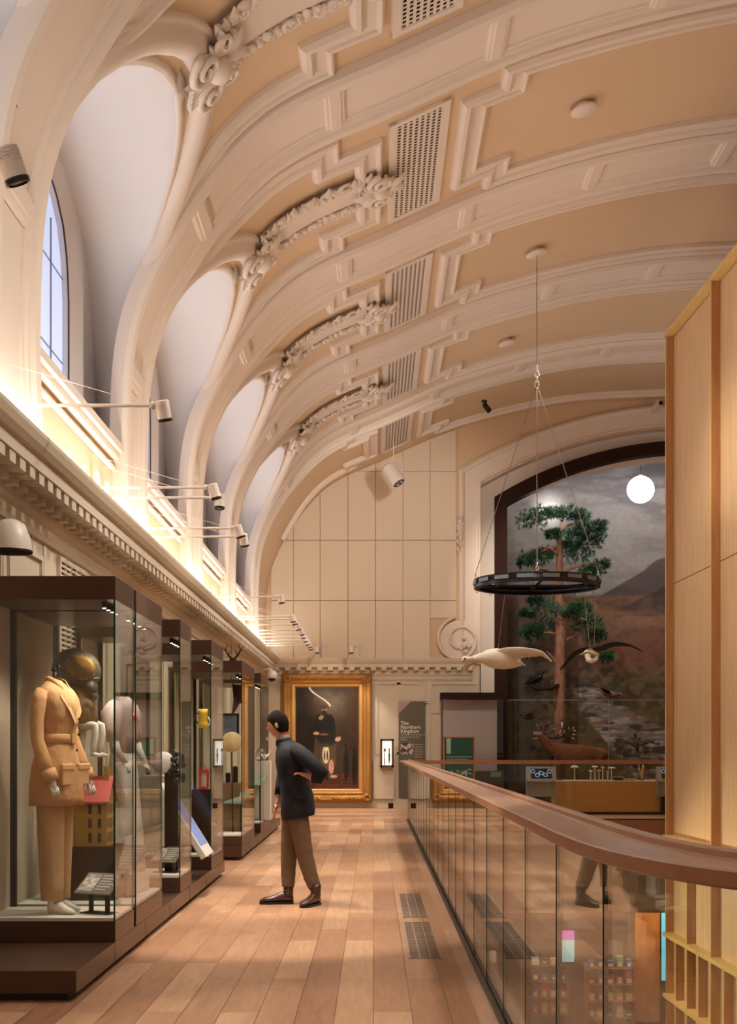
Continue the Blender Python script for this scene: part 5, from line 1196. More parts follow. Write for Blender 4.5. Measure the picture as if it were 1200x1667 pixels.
# ================================================================== the stage with its landscape
STZ = .35
MB().box(AX0+.3, AX1-.3, ENDY+.45, ENDY+4.5, -.3, STZ).build('trim_stage_floor', M_dark, kind='structure')
MB().box(AX0-.5, AX1+.5, ENDY+4.3, ENDY+4.4, 0, 10.2).build('wall_stage_back', M_dark, kind='structure')
mb = MB(); mb.box(AX0-.1, AX0+.4, ENDY+1.9, ENDY+4.3, 0, 9.8); mb.box(AX1-.4, AX1+.1, ENDY+1.9, ENDY+4.3, 0, 9.8); mb.build('wall_stage_sides', M_dark, kind='structure')
MY = ENDY+3.6; sM = 2200/MY
def landscape(u, v):
    X = MX0+(MX1-MX0)*u; Z = MZ0+(MZ1-MZ0)*v; px = 608+X*sM; py = 1218-(Z-EYE)*sM
    n1 = fbm(px/60, py/60, 21); n2 = fbm(px/12, py/9, 22); n3 = fbm(px/110, py/26, 23, 4); n4 = fbm(px/5, py/4, 24, 3)
    c = np.zeros(u.shape+(3,)); c[:] = (104, 96, 92); c = mixc(c, (70, 64, 64), sst(n3, .35, .62)); c = mixc(c, (140, 130, 122), sst(n3, .5, .72)*.6)
    c = mixc(c, (132, 124, 114), sst(py, 800, 930)*.45); c = mixc(c, (240, 238, 236), sst(1-np.hypot(px-893, py-832)/42, 0, .9)*.9)  # soft white glow painted into the sky colour
    ridge = 985-76*np.exp(-((px-1084)/62.)**2*.9)-(px > 1084)*0+6*(n1-.5)
    ridge = np.minimum(ridge, np.where(px < 1084, 908+(1084-px)*.58, 908+(px-1084)*.45))
    c = mixc(c, (66, 54, 50), sst(py-ridge, -1, 2)*1.0); r2 = np.where(px > 985, 1003-(px-985)*.50, 1003)+5*(n2-.5)
    c = mixc(c, (46, 36, 36), (sst(py-r2, -1, 2)*(px > 985)))
    moor = sst(py, 966, 974)*(1-((px > 1000) & (py < 1003-(px-1000)*.0) & (py > r2))*.75); c = mixc(c, (104, 70, 50), moor*sst(py-962, 0, 6)); c = mixc(c, (82, 60, 46), sst(n2, .45, .62)*sst(py, 968, 976)*.8)
    c = mixc(c, (126, 92, 64), sst(n3, .52, .66)*sst(py, 985, 1000)*.6)
    c = mixc(c, (110, 62, 42), sst(1-np.abs(py-1062)/26, 0, .8)*sst(px, 900, 990)*.6)
    c = mixc(c, (84, 74, 42), sst(py, 1078, 1110)*.7); c = mixc(c, (56, 44, 28), sst(n2, .42, .62)*sst(py, 1060, 1100)*.75)
    c = mixc(c, (104, 92, 56), (n4 > .58)*sst(py, 1110, 1140)*.45); c = mixc(c, (34, 26, 18), sst(900-px, -10, 40)*.5*sst(py, 960, 1010))
    # stream
    t_ = np.clip((py-1112)/120, 0, 2.5); xl = 925+t_*40+(t_ > .35)*(t_-.35)*60; xr = 968+t_*150+60*t_**2
    riv = sst(px-xl+10*(n2-.5), 0, 7)*sst(xr-px+12*(n2-.5), 0, 7)*(py > 1112)
    c = mixc(c, (112, 100, 94), riv); c = mixc(c, (176, 166, 158), riv*sst(fbm(px/26, py/4, 41), .5, .66)*.7); c = mixc(c, (56, 44, 38), riv*sst(fbm(px/22, py/6, 31), .5, .58)); c = mixc(c, (120, 74, 54), riv*sst(fbm(px/22, py/6, 33), .64, .68)*.8)
    return c*(.9+.2*n4[..., None])*1.12
MX0, MX1, MZ0, MZ1 = 3.0, 12.8, STZ, 9.6
T = thing('landscape_backdrop', 'large printed backdrop of moor, hills, stream and cloudy sky', 'backdrop', (7.9, MY, STZ))
grid_paint('print', MX0, MX1, MZ0, MZ1, MY, 340, 320, landscape, vcolmat('backdrop_print', .6), T)
MB().box(MX0, MX1, MY+.01, MY+.05, MZ0, MZ1).build('frame', M_black, T)
T = thing('stage_glass', 'large clear glass sheets closing the lower part of the stage', 'glass screen', (7.9, ENDY+.7, STZ))
GT = EYE+(1218-1140)*(ENDY+.7)/2200
jx = [3.2, (991-608)*(ENDY+.7)/2200, 8.6, 11.2, 12.8]
for a, b in zip(jx[:-1], jx[1:]):
    MB().box(a+.006, b-.006, ENDY+.7, ENDY+.71, STZ, GT).build('glass_sheet', M_glass, T)
mb = MB(); mb.box(3.2, 12.8, ENDY+.695, ENDY+.715, GT, GT+.012); mb.build('top_edge', M_bar, T)
for a in jx[1:-1]: MB().box(a-.006, a+.006, ENDY+.695, ENDY+.715, STZ, GT).build('joint', M_bar, T)
# moon lamp
m0 = at(1043, 797, 34.6)
T = thing('moon_lamp', 'bright round moon shaped lamp hanging before the cloudy sky', 'lamp', m0)
MB().smooth().ell(m0, (.345, .345, .345), None, 32, 20).build('globe', pm('moon_glow', rgb(235, 240, 255), .5, emit=(.80, .90, 1), estr=7), T)
MB().tube([m0+Vector((0, 0, .34)), m0+Vector((0, 0, 1.2))], .008, 6).build('cable', M_black, T)
MB().lathe([(.06, .33), (.05, .38), (.01, .39)], m0, 14).build('cap', M_bar, T)
area('stage_fill', (7.0, ENDY+2.1, 9.2), (7, .4), 170, (1, .92, .84), (R(-12), 0, 0)); area('stage_fill', (7.5, ENDY+2.0, 9.2), (7, .3), 60, (.9, .92, 1), (R(22), 0, 0))  # area lights added, hidden behind the arch top, to brighten the stage

# ---- pine tree
M_bark = pm('pine_bark', rgb(158, 112, 88), .9, var=.3, vscale=14, bump=.9, bscale=18, stretch=(1, 1, .35)); 
M_ned = [pm('pine_needles_'+n_, rgb(*c_), .75, var=.2, vscale=3) for n_, c_ in (('dark', (34, 70, 40)), ('mid', (52, 100, 56)), ('blue', (92, 128, 104)))]
ty = 35.2; tp = lambda px, py, dy=0: at(px, py, ty+dy)
T = thing('scots_pine', 'tall pine tree with reddish trunk on the stage', 'tree', (tp(910, 1213).x, ty, STZ))
b0 = tp(910, 1213); mb = MB().smooth(); pth = [Vector((b0.x, ty, STZ)), tp(910, 1150), tp(911, 1080), tp(912, 1020), tp(910, 960), tp(911, 910), tp(911, 880), tp(914, 850)]
mb.tube(pth, [.155, .145, .135, .125, .11, .085, .065, .035], 16); mb.build('trunk', M_bark, T)
br = [((911, 905), (895, 893), (880, 890), (868, 905)), ((911, 880), (897, 868), (880, 862)), ((912, 870), (925, 855), (945, 850), (960, 848)), ((911, 940), (895, 930), (870, 925)), ((911, 935), (930, 925), (955, 918), (975, 925)),
      ((911, 890), (890, 895), (872, 905)), ((911, 1000), (893, 1000), (880, 1010)), ((911, 1005), (930, 1000), (955, 1010)), ((911, 1095), (900, 1070), (890, 1060)), ((912, 1090), (925, 1078), (930, 1080)), ((911, 1050), (925, 1040), (950, 1030)), ((911, 1035), (895, 1030), (870, 1030))]
for i, B_ in enumerate(br):
    n_ = len(B_); dy = ((i*37) % 7-3)*.14
    MB().smooth().tube([tp(a, b, dy*k/(n_-1)) for k, (a, b) in enumerate(B_)], [.05*(1-.7*k/(n_-1)) for k in range(n_)], 8).build('branch', M_bark, T)
cl = [(865, 848, 26, 0), (880, 836, 20, 0), (905, 835, 16, 1), (925, 837, 22, 0), (945, 840, 16, 0), (966, 868, 22, 0), (958, 884, 22, 0), (935, 870, 18, 1), (975, 855, 14, 0), (868, 908, 24, 0), (886, 903, 18, 1), (855, 915, 14, 0),
      (944, 905, 26, 2), (925, 890, 16, 1), (978, 922, 18, 0), (960, 930, 18, 1), (888, 992, 26, 2), (872, 978, 12, 0), (868, 1030, 22, 0), (888, 1020, 22, 2), (945, 990, 20, 1), (958, 1015, 26, 1), (972, 1035, 16, 0), (986, 1070, 14, 1), (858, 1000, 12, 0), (930, 1000, 14, 0), (900, 870, 12, 0), (950, 860, 16, 0)]
gt = random.Random(4)
for i, (px, py, r, mi) in enumerate(cl):
    mb = MB(); c0 = tp(px, py, ((i*53) % 9-4)*.12); rr = r/62.5
    for k in range(110):
        d = Vector((gt.gauss(0, 1), gt.gauss(0, 1), gt.gauss(0, .62))); d.normalize(); p = c0+Vector((d.x*rr, d.y*rr, d.z*rr*.66))*gt.uniform(.35, 1.0)
        out = (d+Vector((0, 0, .5))).normalized()
        for q in range(11):
            e = (out+Vector((gt.uniform(-1, 1), gt.uniform(-1, 1), gt.uniform(-1, 1)))*.75).normalized(); L_ = gt.uniform(.09, .15); s_ = e.orthogonal().normalized()*.011
            mb.add([p-s_, p+s_, p+e*L_], [(0, 1, 2)])
    o = mb.build('foliage', M_ned[mi], T)

# ---- birds
def wing(LE, TE, mat, parent, name='wing', th=.012, feathers=10, tipmat=None, tip=.55, out=.08, Y=(0, 0)):
    """a wing between a leading and a trailing edge (world points), cambered, with feather tips along its trailing edge"""
    n = 24; L = [Vector(p) for p in LE]; Tt = [Vector(p) for p in TE]
    def ev(P, u):
        k = u*(len(P)-1); i = min(int(k), len(P)-2); f = k-i
        p0, p1, p2, p3 = P[max(i-1, 0)], P[i], P[i+1], P[min(i+2, len(P)-1)]
        return .5*((2*p1)+(-p0+p2)*f+(2*p0-5*p1+4*p2-p3)*f*f+(-p0+3*p1-3*p2+p3)*f**3)
    mb = MB().smooth(); rows = []
    for i in range(n+1):
        u = i/n; a, b = ev(L, u), ev(Tt, u); c = (b-a); up = Vector((0, -.25, 1)).normalized(); t_ = th*(1-.75*u)
        q = [a, a+c*.2+up*(t_*2.2), a+c*.6+up*(t_*1.8), b+up*t_*.2, a+c*.6-up*t_*.2, a+c*.2-up*t_*.8]; rows.append(q)
    mb.loft(rows)
    w = mb.build(name, mat, parent); fixn(w)
    mb = MB().smooth()
    for k in range(feathers):
        u = (k+.5)/feathers; a, b = ev(L, u), ev(Tt, u); b2 = ev(Tt, min(1, u+.04)); d = (b-a)
        dd = d.normalized() if d.length > 1e-4 else Vector((0, 0, -1)); along = (ev(Tt, min(1, u+.06))-ev(Tt, max(0, u-.06)))*.42
        s = a.lerp(b, .35); e = b+dd*out*(.6+.4*math.sin(k*2.3)); 
        mb.add([s-along*.5, s+along*.5, b+along*.5, e, b-along*.5], [(0, 1, 2, 4), (2, 3, 4)])
    f = mb.build('flight_feathers', tipmat or mat, w); return w
ry = 21.54; rp = lambda px, py, dy=0: at(px, py, ry+dy)
M_swan = pm('swan_white', rgb(236, 228, 214), .75, bump=.3, bscale=30); M_orange = pm('bill_orange', rgb(224, 130, 40), .4)
T = thing('hanging_swan', 'white swan in flight hung below the black hoop', 'swan', rp(815, 1072))
mb = MB().smooth(); P_ = [(rp(765, 1073, -.62), .035), (rp(775, 1072, -.48), .045), (rp(785, 1071, -.34), .075), (rp(795, 1071, -.2), .13), (rp(808, 1072, -.05), .165), (rp(822, 1074, .1), .155), (rp(836, 1078, .28), .10), (rp(848, 1080, .42), .04)]
mb.tube([p for p, r in P_], [r for p, r in P_], 20); body = mb.build('body', M_swan, T)
mb = MB().smooth(); mb.tube([rp(767, 1073, -.60), rp(761, 1073, -.74), rp(757, 1073, -.86)], [.04, .04, .045], 12); mb.ell(rp(757, 1073.5, -.90), (.05, .07, .045)); mb.build('head', M_swan, T)
mb = MB().smooth(); mb.tube([rp(756, 1074, -.94), rp(753, 1076, -1.0), rp(751, 1077.5, -1.06)], [.026, .02, .01], 10); mb.build('bill', M_orange, T)
mb = MB().smooth(); mb.ell(rp(757, 1072, -.965), (.02, .02, .015)); mb.ell(rp(755.5, 1073, -.97), (.012, .012, .01)); mb.build('bill_knob', M_black, T)
wing([rp(796, 1064, -.2), rp(815, 1056.5, -.2), rp(840, 1055, -.25), rp(866, 1057, -.3), rp(885, 1063, -.32), rp(899, 1078, -.3)], [rp(815, 1082, .2), rp(835, 1077, .15), rp(850, 1071, .1), rp(868, 1069, .0), rp(883, 1068.5, -.1), rp(897, 1077, -.25)], M_swan, T, feathers=18, out=.05, th=.03)
wing([rp(800, 1062, -.1), rp(780, 1066, -.0), rp(765, 1072, .2), rp(757, 1080, .5), rp(752, 1093, .7)], [rp(800, 1078, .25), rp(785, 1080, .4), rp(773, 1081, .6), rp(764, 1086, .75), rp(758, 1094, .8)], M_swan, T, feathers=8, out=.04, th=.03)
mb = MB(); 
for k in range(7): a = (k-3)*.16; mb.add([rp(842, 1079, .38), rp(844, 1081, .38), rp(851+k*.8, 1082+a*5, .6), rp(851+k*.8, 1080+a*5, .6)], [(0, 1, 2, 3)])
mb.build('tail', M_swan, T)
for dx in (0, 3): MB().smooth().tube([rp(833+dx, 1079, .2), rp(840+dx, 1077, .34), rp(846+dx, 1077, .40)], [.012, .01, .02], 6).build('foot', M_black, T)
M_hg = pm('heron_grey', rgb(150, 138, 124), .75, var=.15, vscale=12); M_hd = pm('heron_dark', rgb(34, 30, 30), .7); M_hw = pm('heron_white', rgb(214, 202, 184), .7)
T = thing('hanging_heron', 'grey heron with dark wings gliding, right of the pine trunk', 'heron', rp(962, 1066))
mb = MB().smooth(); mb.tube([rp(955, 1062, -.15), rp(959, 1065, -.05), rp(963, 1065, .1), rp(968, 1061, .35), rp(972, 1060, .5)], [.05, .09, .10, .07, .02], 16); mb.build('body', M_hg, T)
mb = MB().smooth(); mb.tube([rp(957, 1066, -.1), rp(958, 1074, -.3), rp(964, 1076.5, -.4), rp(971, 1073, -.42), rp(973, 1066, -.42), rp(966, 1063, -.46), rp(959, 1061, -.52)], [.05, .042, .038, .034, .03, .028, .03], 12); mb.build('neck', M_hw, T)
mb = MB().smooth(); mb.ell(rp(956, 1061, -.55), (.05, .045, .028)); mb.build('head', M_hw, T)
mb = MB().smooth(); mb.tube([rp(953, 1062, -.57), rp(944.5, 1066, -.72)], [.018, .003], 8); mb.build('bill', pm('bill_yellow', rgb(222, 168, 60), .4), T)
mb = MB().smooth(); mb.tube([rp(952, 1059.5, -.55), rp(960, 1058.5, -.5), rp(966, 1060, -.4)], [.01, .014, .003], 6); mb.build('crest', M_hd, T)
wing([rp(964, 1056, -.05), rp(977, 1052, -.1), rp(993, 1047, -.1), rp(1008, 1046, -.05), rp(1026, 1050, 0), rp(1046, 1060, .1)], [rp(968, 1062, .2), rp(982, 1059, .2), rp(995, 1054, .2), rp(1009, 1052, .2), rp(1026, 1053, .2), rp(1043, 1060, .2)], M_hd, T, feathers=16, tipmat=M_hd, out=.06, th=.02)
wing([rp(958, 1055, -.05), rp(945, 1057, -.1), rp(934, 1061, -.1), rp(926, 1069, -.05), rp(919, 1079, 0), rp(911, 1090, .1)], [rp(957, 1062, .2), rp(946, 1063, .2), rp(937, 1067, .2), rp(929, 1075, .2), rp(921, 1084, .2), rp(912, 1091, .2)], M_hd, T, feathers=14, tipmat=M_hd, out=.06, th=.02)
for dx in (0, 2): MB().tube([rp(966+dx, 1063, .3), rp(972+dx, 1062, .8)], [.012, .008], 6).build('leg', M_hd, T)
# hoop that carries them
hc = Vector((2.605, ry, 0)); zr0, zr1 = 4.0, 4.14; Rh = 1.0; M_hoop = pm('hoop_black', rgb(22, 22, 24), .3, .5); M_plate = pm('hoop_plate', rgb(120, 126, 134), .35, .8)
T = thing('black_hoop', 'large black metal hoop hanging on cables under the vault', 'hoop', (hc.x, hc.y, zr0))
mb = MB().smooth(); mb.lathe([(Rh, zr0), (Rh, zr1), (Rh-.012, zr1), (Rh-.012, zr0), (Rh, zr0)], (hc.x, hc.y, 0), 72, cap=False); mb.smooth(False).lathe([(Rh, zr1), (Rh-.07, zr1), (Rh-.07, zr1-.01), (Rh, zr1-.01)], (hc.x, hc.y, 0), 72, cap=False); mb.lathe([(Rh, zr0), (Rh-.07, zr0), (Rh-.07, zr0+.01), (Rh, zr0+.01)], (hc.x, hc.y, 0), 72, cap=False); mb.build('rim', M_hoop, T)
for k in range(16):
    a = k/16*2*math.pi+.1; c = hc+Vector((math.cos(a)*(Rh+.004), math.sin(a)*(Rh+.004), (zr0+zr1)/2+.015)); M = frameM(c, (-math.sin(a), math.cos(a), 0)); MB().box(-.13, .13, -.004, .004, -.03, .03, M).build('plate', M_plate, T)
for k in range(12):
    a = k/12*2*math.pi+.25; c = hc+Vector((math.cos(a)*(Rh-.03), math.sin(a)*(Rh-.03), zr0-.02)); mb = MB().smooth(); mb.tube([c+Vector((.02*math.cos(q), 0, .02*math.sin(q))) for q in [i*.785 for i in range(9)]], .005, 5); mb.build('eye_bolt', M_plate, T)
MB().box(hc.x-Rh, hc.x+Rh, ry-.03, ry+.03, zr0+.02, zr0+.05).build('cross_bar', M_hoop, T); MB().box(hc.x-.03, hc.x+.03, ry-Rh, ry+Rh, zr0+.05, zr0+.08).build('cross_bar', M_hoop, T)
hk = Vector((hc.x, ry, 7.25)); M_wire = pm('steel_wire', rgb(150, 140, 128), .4, .6)
for k, a in enumerate((0.0, 1.45, 2.95, 4.6)):
    e = hc+Vector((math.cos(a)*(Rh-.02), math.sin(a)*(Rh-.02), zr1)); MB().tube([hk, e+Vector((0, 0, .12))], .006, 5).build('cable', M_wire, T); mb = MB().smooth(); mb.tube([e+Vector((.022*math.cos(q), 0, .05+.035*math.sin(q))) for q in [i*.785 for i in range(9)]], .007, 5); mb.tube([e+Vector((0, 0, .08)), e+Vector((0, 0, .14))], .012, 6); mb.build('shackle', M_spotw, T)
MB().tube([hk+Vector((0, 0, .28)), (hc.x, ry, 9.36)], .007, 6).build('hanging_rod', M_wire, T)
for j, z in enumerate((7.25, 7.33, 7.41)):
    mb = MB().smooth(); mb.tube([Vector((hc.x+(.035*math.cos(q) if j % 2 == 0 else 0), ry+(.035*math.cos(q) if j % 2 else 0), z+.055*math.sin(q))) for q in [i*.524 for i in range(13)]], .009, 6); mb.build('chain_link', M_spotw, T)
MB().tube([(hc.x, ry, 7.45), (hc.x, ry, 7.56)], .018, 8).build('turnbuckle', M_spotw, T)
def wire(a, b, lb, g='thin wires holding the birds'):
    return tag(MB().tube([a, b], .004, 4).build('hanging_wire', M_wire), lb, 'wire', g)
wire(rp(822, 968, -.3), rp(811, 1058, -.1), 'thin wire between the hoop and the swan'); wire(rp(951, 968, .2), rp(961, 1056, .0), 'left of the two thin wires holding the heron'); wire(rp(971, 965, .1), rp(967, 1055, .1), 'right of the two thin wires holding the heron')
# smaller birds on the stage
def small_bird(name, label, c, fwd, span, L_, cols, wu=.25, perched=False, sweep_=.15):
    c = Vector(c); M = frameM(c, fwd); T = thing(name, label, 'bird', c); W = lambda x, y, z: M @ Vector((x*L_, y*span, z*L_)); mb_, mw_, mh_, mk_ = cols
    mb = MB().smooth(); mb.tube([W(-.42, 0, .02), W(-.2, 0, 0), W(.05, 0, 0), (W(.25, 0, .03)), W(.34, 0, .06)], [L_*.04, L_*.12, L_*.15, L_*.10, L_*.05], 14); mb.build('body', mb_, T)
    mb = MB().smooth(); mb.tube([W(.28, 0, .05), W(.42, 0, .12)], [L_*.06, L_*.05], 10); mb.ell(W(.46, 0, .14), (L_*.075, L_*.07, L_*.065)); mb.build('head', mh_, T)
    MB().smooth().tube([W(.50, 0, .14), W(.62, 0, .12)], [L_*.03, L_*.008], 8).build('bill', mk_, T)
    mb = MB()
    for k in range(5): y = (k-2)*.05; mb.add([W(-.4, y*.4-.01, .02), W(-.4, y*.4+.01, .02), W(-.62, y+.03, .03), W(-.62, y-.03, .03)], [(0, 1, 2, 3)])
    mb.build('tail', mw_, T)
    for s in (-1, 1):
        if perched: MB().smooth().ell(W(-.05, s*.16*L_/span, .0), (L_*.30, L_*.05, L_*.11), M.to_3x3().to_4x4()).build('wing', mw_, T); MB().tube([W(0, s*.05, -.1), W(.02, s*.05, -.28)], L_*.015, 5).build('leg', mk_, T)
        else: wing([W(.18, s*.08, .04), W(.2, s*.22, .1+wu*.5), W(.08, s*.36, .12+wu*.9), W(-.12-sweep_, s*.5, .1+wu)], [W(-.2, s*.08, .03), W(-.16, s*.22, .08+wu*.5), W(-.16, s*.36, .1+wu*.9), W(-.18-sweep_, s*.5, .1+wu)], mw_, T, feathers=8, out=.03, th=.01)
    return T
yb = 34.6; bp_ = lambda px, py, y=yb: at(px, py, y)
M_db = pm('dark_plumage', rgb(40, 32, 28), .7, var=.2, vscale=15); M_bb = pm('brown_plumage', rgb(112, 84, 58), .7, var=.25, vscale=15)
small_bird('flying_duck', 'brown duck with orange bill flying over the painted stream', bp_(992, 1130), (.75, -.55, -.25), 1.25, .6, (M_bb, M_db, M_bb, M_orange), .12, sweep_=.3)
small_bird('flying_duck', 'dark headed duck rising with raised wings, lower right of the stage', bp_(1036, 1212), (-.25, -.5, .65), .95, .55, (M_bb, M_hg, M_black, M_black), .2)
small_bird('flying_bird', 'small dark bird in flight low at the left of the stage', bp_(860, 1168), (-.9, -.2, -.05), .55, .42, (M_db, M_db, M_db, M_black), .15)
small_bird('perched_grouse', 'black grouse perched on a dark branch left of the pine trunk', bp_(872, 1106), (.6, -.5, .3), .5, .62, (M_black, M_black, M_black, M_black), perched=True)
T = thing('dead_branch', 'dark fallen branch under the black grouse', 'branch', bp_(872, 1120)); b1, b2, b3 = bp_(856, 1113), bp_(872, 1122), bp_(896, 1121)
MB().smooth().tube([b1, b2, b3], [.02, .04, .03], 8).build('limb', M_dark, T)
for k in range(4): q = b1.lerp(b3, .2+.2*k); MB().tube([q, q+Vector((.1*math.sin(k*2), 0, .16))], [.015, .005], 5).build('twig', M_dark, T)
MB().smooth().tube([b2, bp_(896, 1121), bp_(908, 1116, 35.1)], [.045, .05, .06], 8).build('stem', M_dark, T)
small_bird('woodpecker', 'small black and white woodpecker on the pine trunk', at(915, 1180, ty-.23), (.05, .2, 1), .2, .24, (M_hw, M_black, M_black, M_black), perched=True)
# ---- stag
sy = 34.4; S = lambda px, py, dy=0: at(px, py, sy+dy); M_stag = pm('stag_coat', rgb(122, 72, 38), .85, var=.2, vscale=7, bump=.5, bscale=30); M_stagn = pm('stag_muzzle', rgb(150, 122, 96), .8, var=.15, vscale=10)
T = thing('roaring_stag', 'reddish stag with pale tipped antlers roaring, behind the counter', 'deer', (S(930, 1225).x, sy, STZ))
gz = STZ
vs = []; ed = []; rd = []
def av(p, r, par=None):
    vs.append(p); rd.append(r); i = len(vs)-1
    if par is not None: ed.append((par, i))
    return i
pel = av(S(968, 1230), (.25, .31)); mid = av(S(945, 1230), (.26, .32), pel); che = av(S(918, 1229), (.26, .35), mid); wth = av(S(900, 1220), (.18, .24), che)
nk = av(S(892, 1212, -.05), (.13, .18), wth); nk2 = av(S(885, 1203, -.1), (.10, .13), nk); hd = av(S(879, 1197, -.12), .10, nk2); mz = av(S(872, 1197, -.16), .065, hd); ms = av(S(867, 1199, -.18), .045, mz)
rp_ = av(S(984, 1229), (.20, .23), pel); tl = av(S(990, 1224), .07, rp_); av(S(992, 1232), .035, tl)
for s in (-1, 1):
    a = av(S(905, 1232, s*.13), .10, che); b = av(Vector((S(903, 0).x, sy+s*.14, gz+.55)), .055, a); c = av(Vector((S(905, 0).x, sy+s*.14, gz+.1)), .035, b); av(Vector((S(903, 0).x, sy+s*.14, gz+.04)), .045, c)
    a = av(S(978, 1232, s*.14), .13, pel); b = av(Vector((S(972, 0).x, sy+s*.15, gz+.72)), .085, a); c = av(Vector((S(984, 0).x, sy+s*.15, gz+.45)), .05, b); d = av(Vector((S(981, 0).x, sy+s*.15, gz+.1)), .035, c); av(Vector((S(979, 0).x, sy+s*.15, gz+.04)), .045, d)
skin('body', vs, ed, rd, M_stag, T, root=0, lv=2)
mb = MB().smooth(); mb.tube([S(880, 1196.5, -.13), S(874, 1195.5, -.17), S(867.5, 1194.5, -.2)], [.085, .06, .05], 12); mb.build('muzzle', M_stagn, T)
mb = MB().smooth(); mb.tube([S(879, 1201, -.13), S(873, 1203, -.17), S(868, 1203, -.2)], [.045, .035, .028], 10); mb.build('lower_jaw', M_stagn, T)
MB().smooth().ell(S(866.5, 1194, -.22), (.03, .035, .03)).build('nose', M_black, T)
for s in (-1, 1): MB().smooth().tube([S(884, 1195, s*.09), S(889, 1192, s*.18), S(895, 1194, s*.24)], [.03, .045, .006], 8, flat=.5).build('ear', M_stag, T); MB().smooth().ell(S(878.5, 1195.2, s*.085-.12), (.014, .014, .014)).build('eye', M_black, T)
M_ant = pm('antler_brown', rgb(62, 42, 30), .6); M_antt = pm('antler_tip', rgb(206, 190, 160), .5)
A1 = [(883, 1195), (888, 1203), (902, 1203), (915, 1203), (925, 1198), (932, 1190)]; A2 = [(882, 1194), (884, 1190), (886, 1184), (892, 1180)]
def antler(pts, tines, s):
    mb = MB().smooth(); P = [S(a, b, s*(.06+.05*i)) for i, (a, b) in enumerate(pts)]; mb.tube(P, [.034-.003*i for i in range(len(P))], 8)
    for (a, b, c, d) in tines: mb.tube([S(a, b, s*.25), S((a+c)/2, (b+d)/2-1, s*.28), S(c, d, s*.3)], [.022, .018, .012], 6)
    o = mb.build('antler', M_ant, T); m2 = MB().smooth()
    for (a, b, c, d) in tines: m2.tube([S(a+(c-a)*.6, b+(d-b)*.6, s*.29), S(c, d, s*.3), S(c+(c-a)*.12, d+(d-b)*.12, s*.3)], [.018, .014, .003], 6)
    m2.build('antler_tips', M_antt, o)
antler([(884, 1194), (893, 1200), (905, 1202), (918, 1199), (926, 1194), (931, 1189)], [(905, 1202, 913, 1190), (918, 1199, 919, 1190), (926, 1194, 926, 1184), (930, 1190, 934, 1184), (929, 1192, 937, 1189), (926, 1196, 936, 1196), (924, 1198, 935, 1203)], -1)
antler([(882, 1194), (884, 1190), (883, 1185), (885, 1181), (891, 1181)], [(884, 1190, 876, 1184), (883, 1186, 874, 1180), (885, 1182, 881, 1178), (888, 1182, 889, 1177), (891, 1181, 895, 1176), (886, 1186, 899, 1182), (886, 1189, 902, 1186)], 1)

# ================================================================== the visitor
PY = 12.57; H = lambda px, py, dy=0: Vector(((px-608)/175, PY+dy, EYE+(1218-py)/175))
M_skin = pm('skin', rgb(200, 140, 112), .55, sss=.1); M_navy = pm('dark_navy_cloth', rgb(22, 21, 27), .85, var=.15, vscale=12, bump=.3, bscale=30); M_kh = pm('brown_grey_trousers', rgb(112, 88, 64), .85, var=.1, vscale=8, bump=.4, bscale=16)
M_hair = pm('dark_hair', rgb(26, 17, 12), .95, spec=.15, bump=.5, bscale=60); M_shoe = pm('brown_leather_shoe', rgb(66, 34, 20), .28, coat=.4)
T = thing('person', 'person in dark jacket, brown trousers and leather shoes walking left along the cases', 'person', (H(475, 0).x, PY, 0))
vs, ed, rd = [], [], []
pe = av(H(482, 1318), (.10, .09)); ab = av(H(481, 1290), (.10, .08), pe); ch = av(H(477, 1250), (.11, .09), ab); sh = av(H(471, 1224), (.09, .07), ch); ne = av(H(463, 1207), .058, sh); nh = av(H(458, 1196), .056, ne); av(H(455, 1188), .06, nh)
for s, arm in ((-1, [(486, 1226, -.19), (512, 1244, -.25), (526, 1262, -.27), (512, 1266, -.24), (504, 1263, -.20)]), (1, [(468, 1226, .19), (462, 1250, .24), (458, 1275, .25), (452, 1295, .22), (450, 1306, .2)])):
    p = sh
    for k, (a, b, dy) in enumerate(arm): p = av(H(a, b, dy), (.045, .045, .038, .032, .026)[k], p)
    hnd = vs[p]; dirn = Vector((-1, 0, .35)) if s == -1 else Vector((-.3, 0, -1)); dirn.normalize(); side = Vector((0, 1, 0))
    pm_ = av(hnd+dirn*.05, (.038, .022), p)
    for q in range(4):
        r0 = hnd+dirn*.085+side*(-.03+.02*q); f1 = av(r0, .0095, pm_); f2 = av(r0+dirn*(.035+.006*(q in (1, 2)))+Vector((0, 0, -.012)), .009, f1); av(r0+dirn*.055+Vector((0, 0, -.035)), .008, f2)
    t1 = av(hnd+dirn*.04+side*-.045*s, .011, pm_); av(hnd+dirn*.075+side*-.06*s+Vector((0, 0, -.01)), .009, t1)
FL = [(474, 1338, .06), (470, 1385, .05), (469, 1425, .03), (469, 1455, .02)]; BL = [(488, 1338, -.08), (497, 1392, -.06), (507, 1428, -.05), (513, 1455, -.04)]
for leg in (FL, BL):
    p = pe
    for k, (a, b, dy) in enumerate(leg): p = av(H(a, b, dy), (.07, .052, .045, .04)[k], p)
skin('body', vs, ed, rd, M_skin, T, root=0, lv=2)
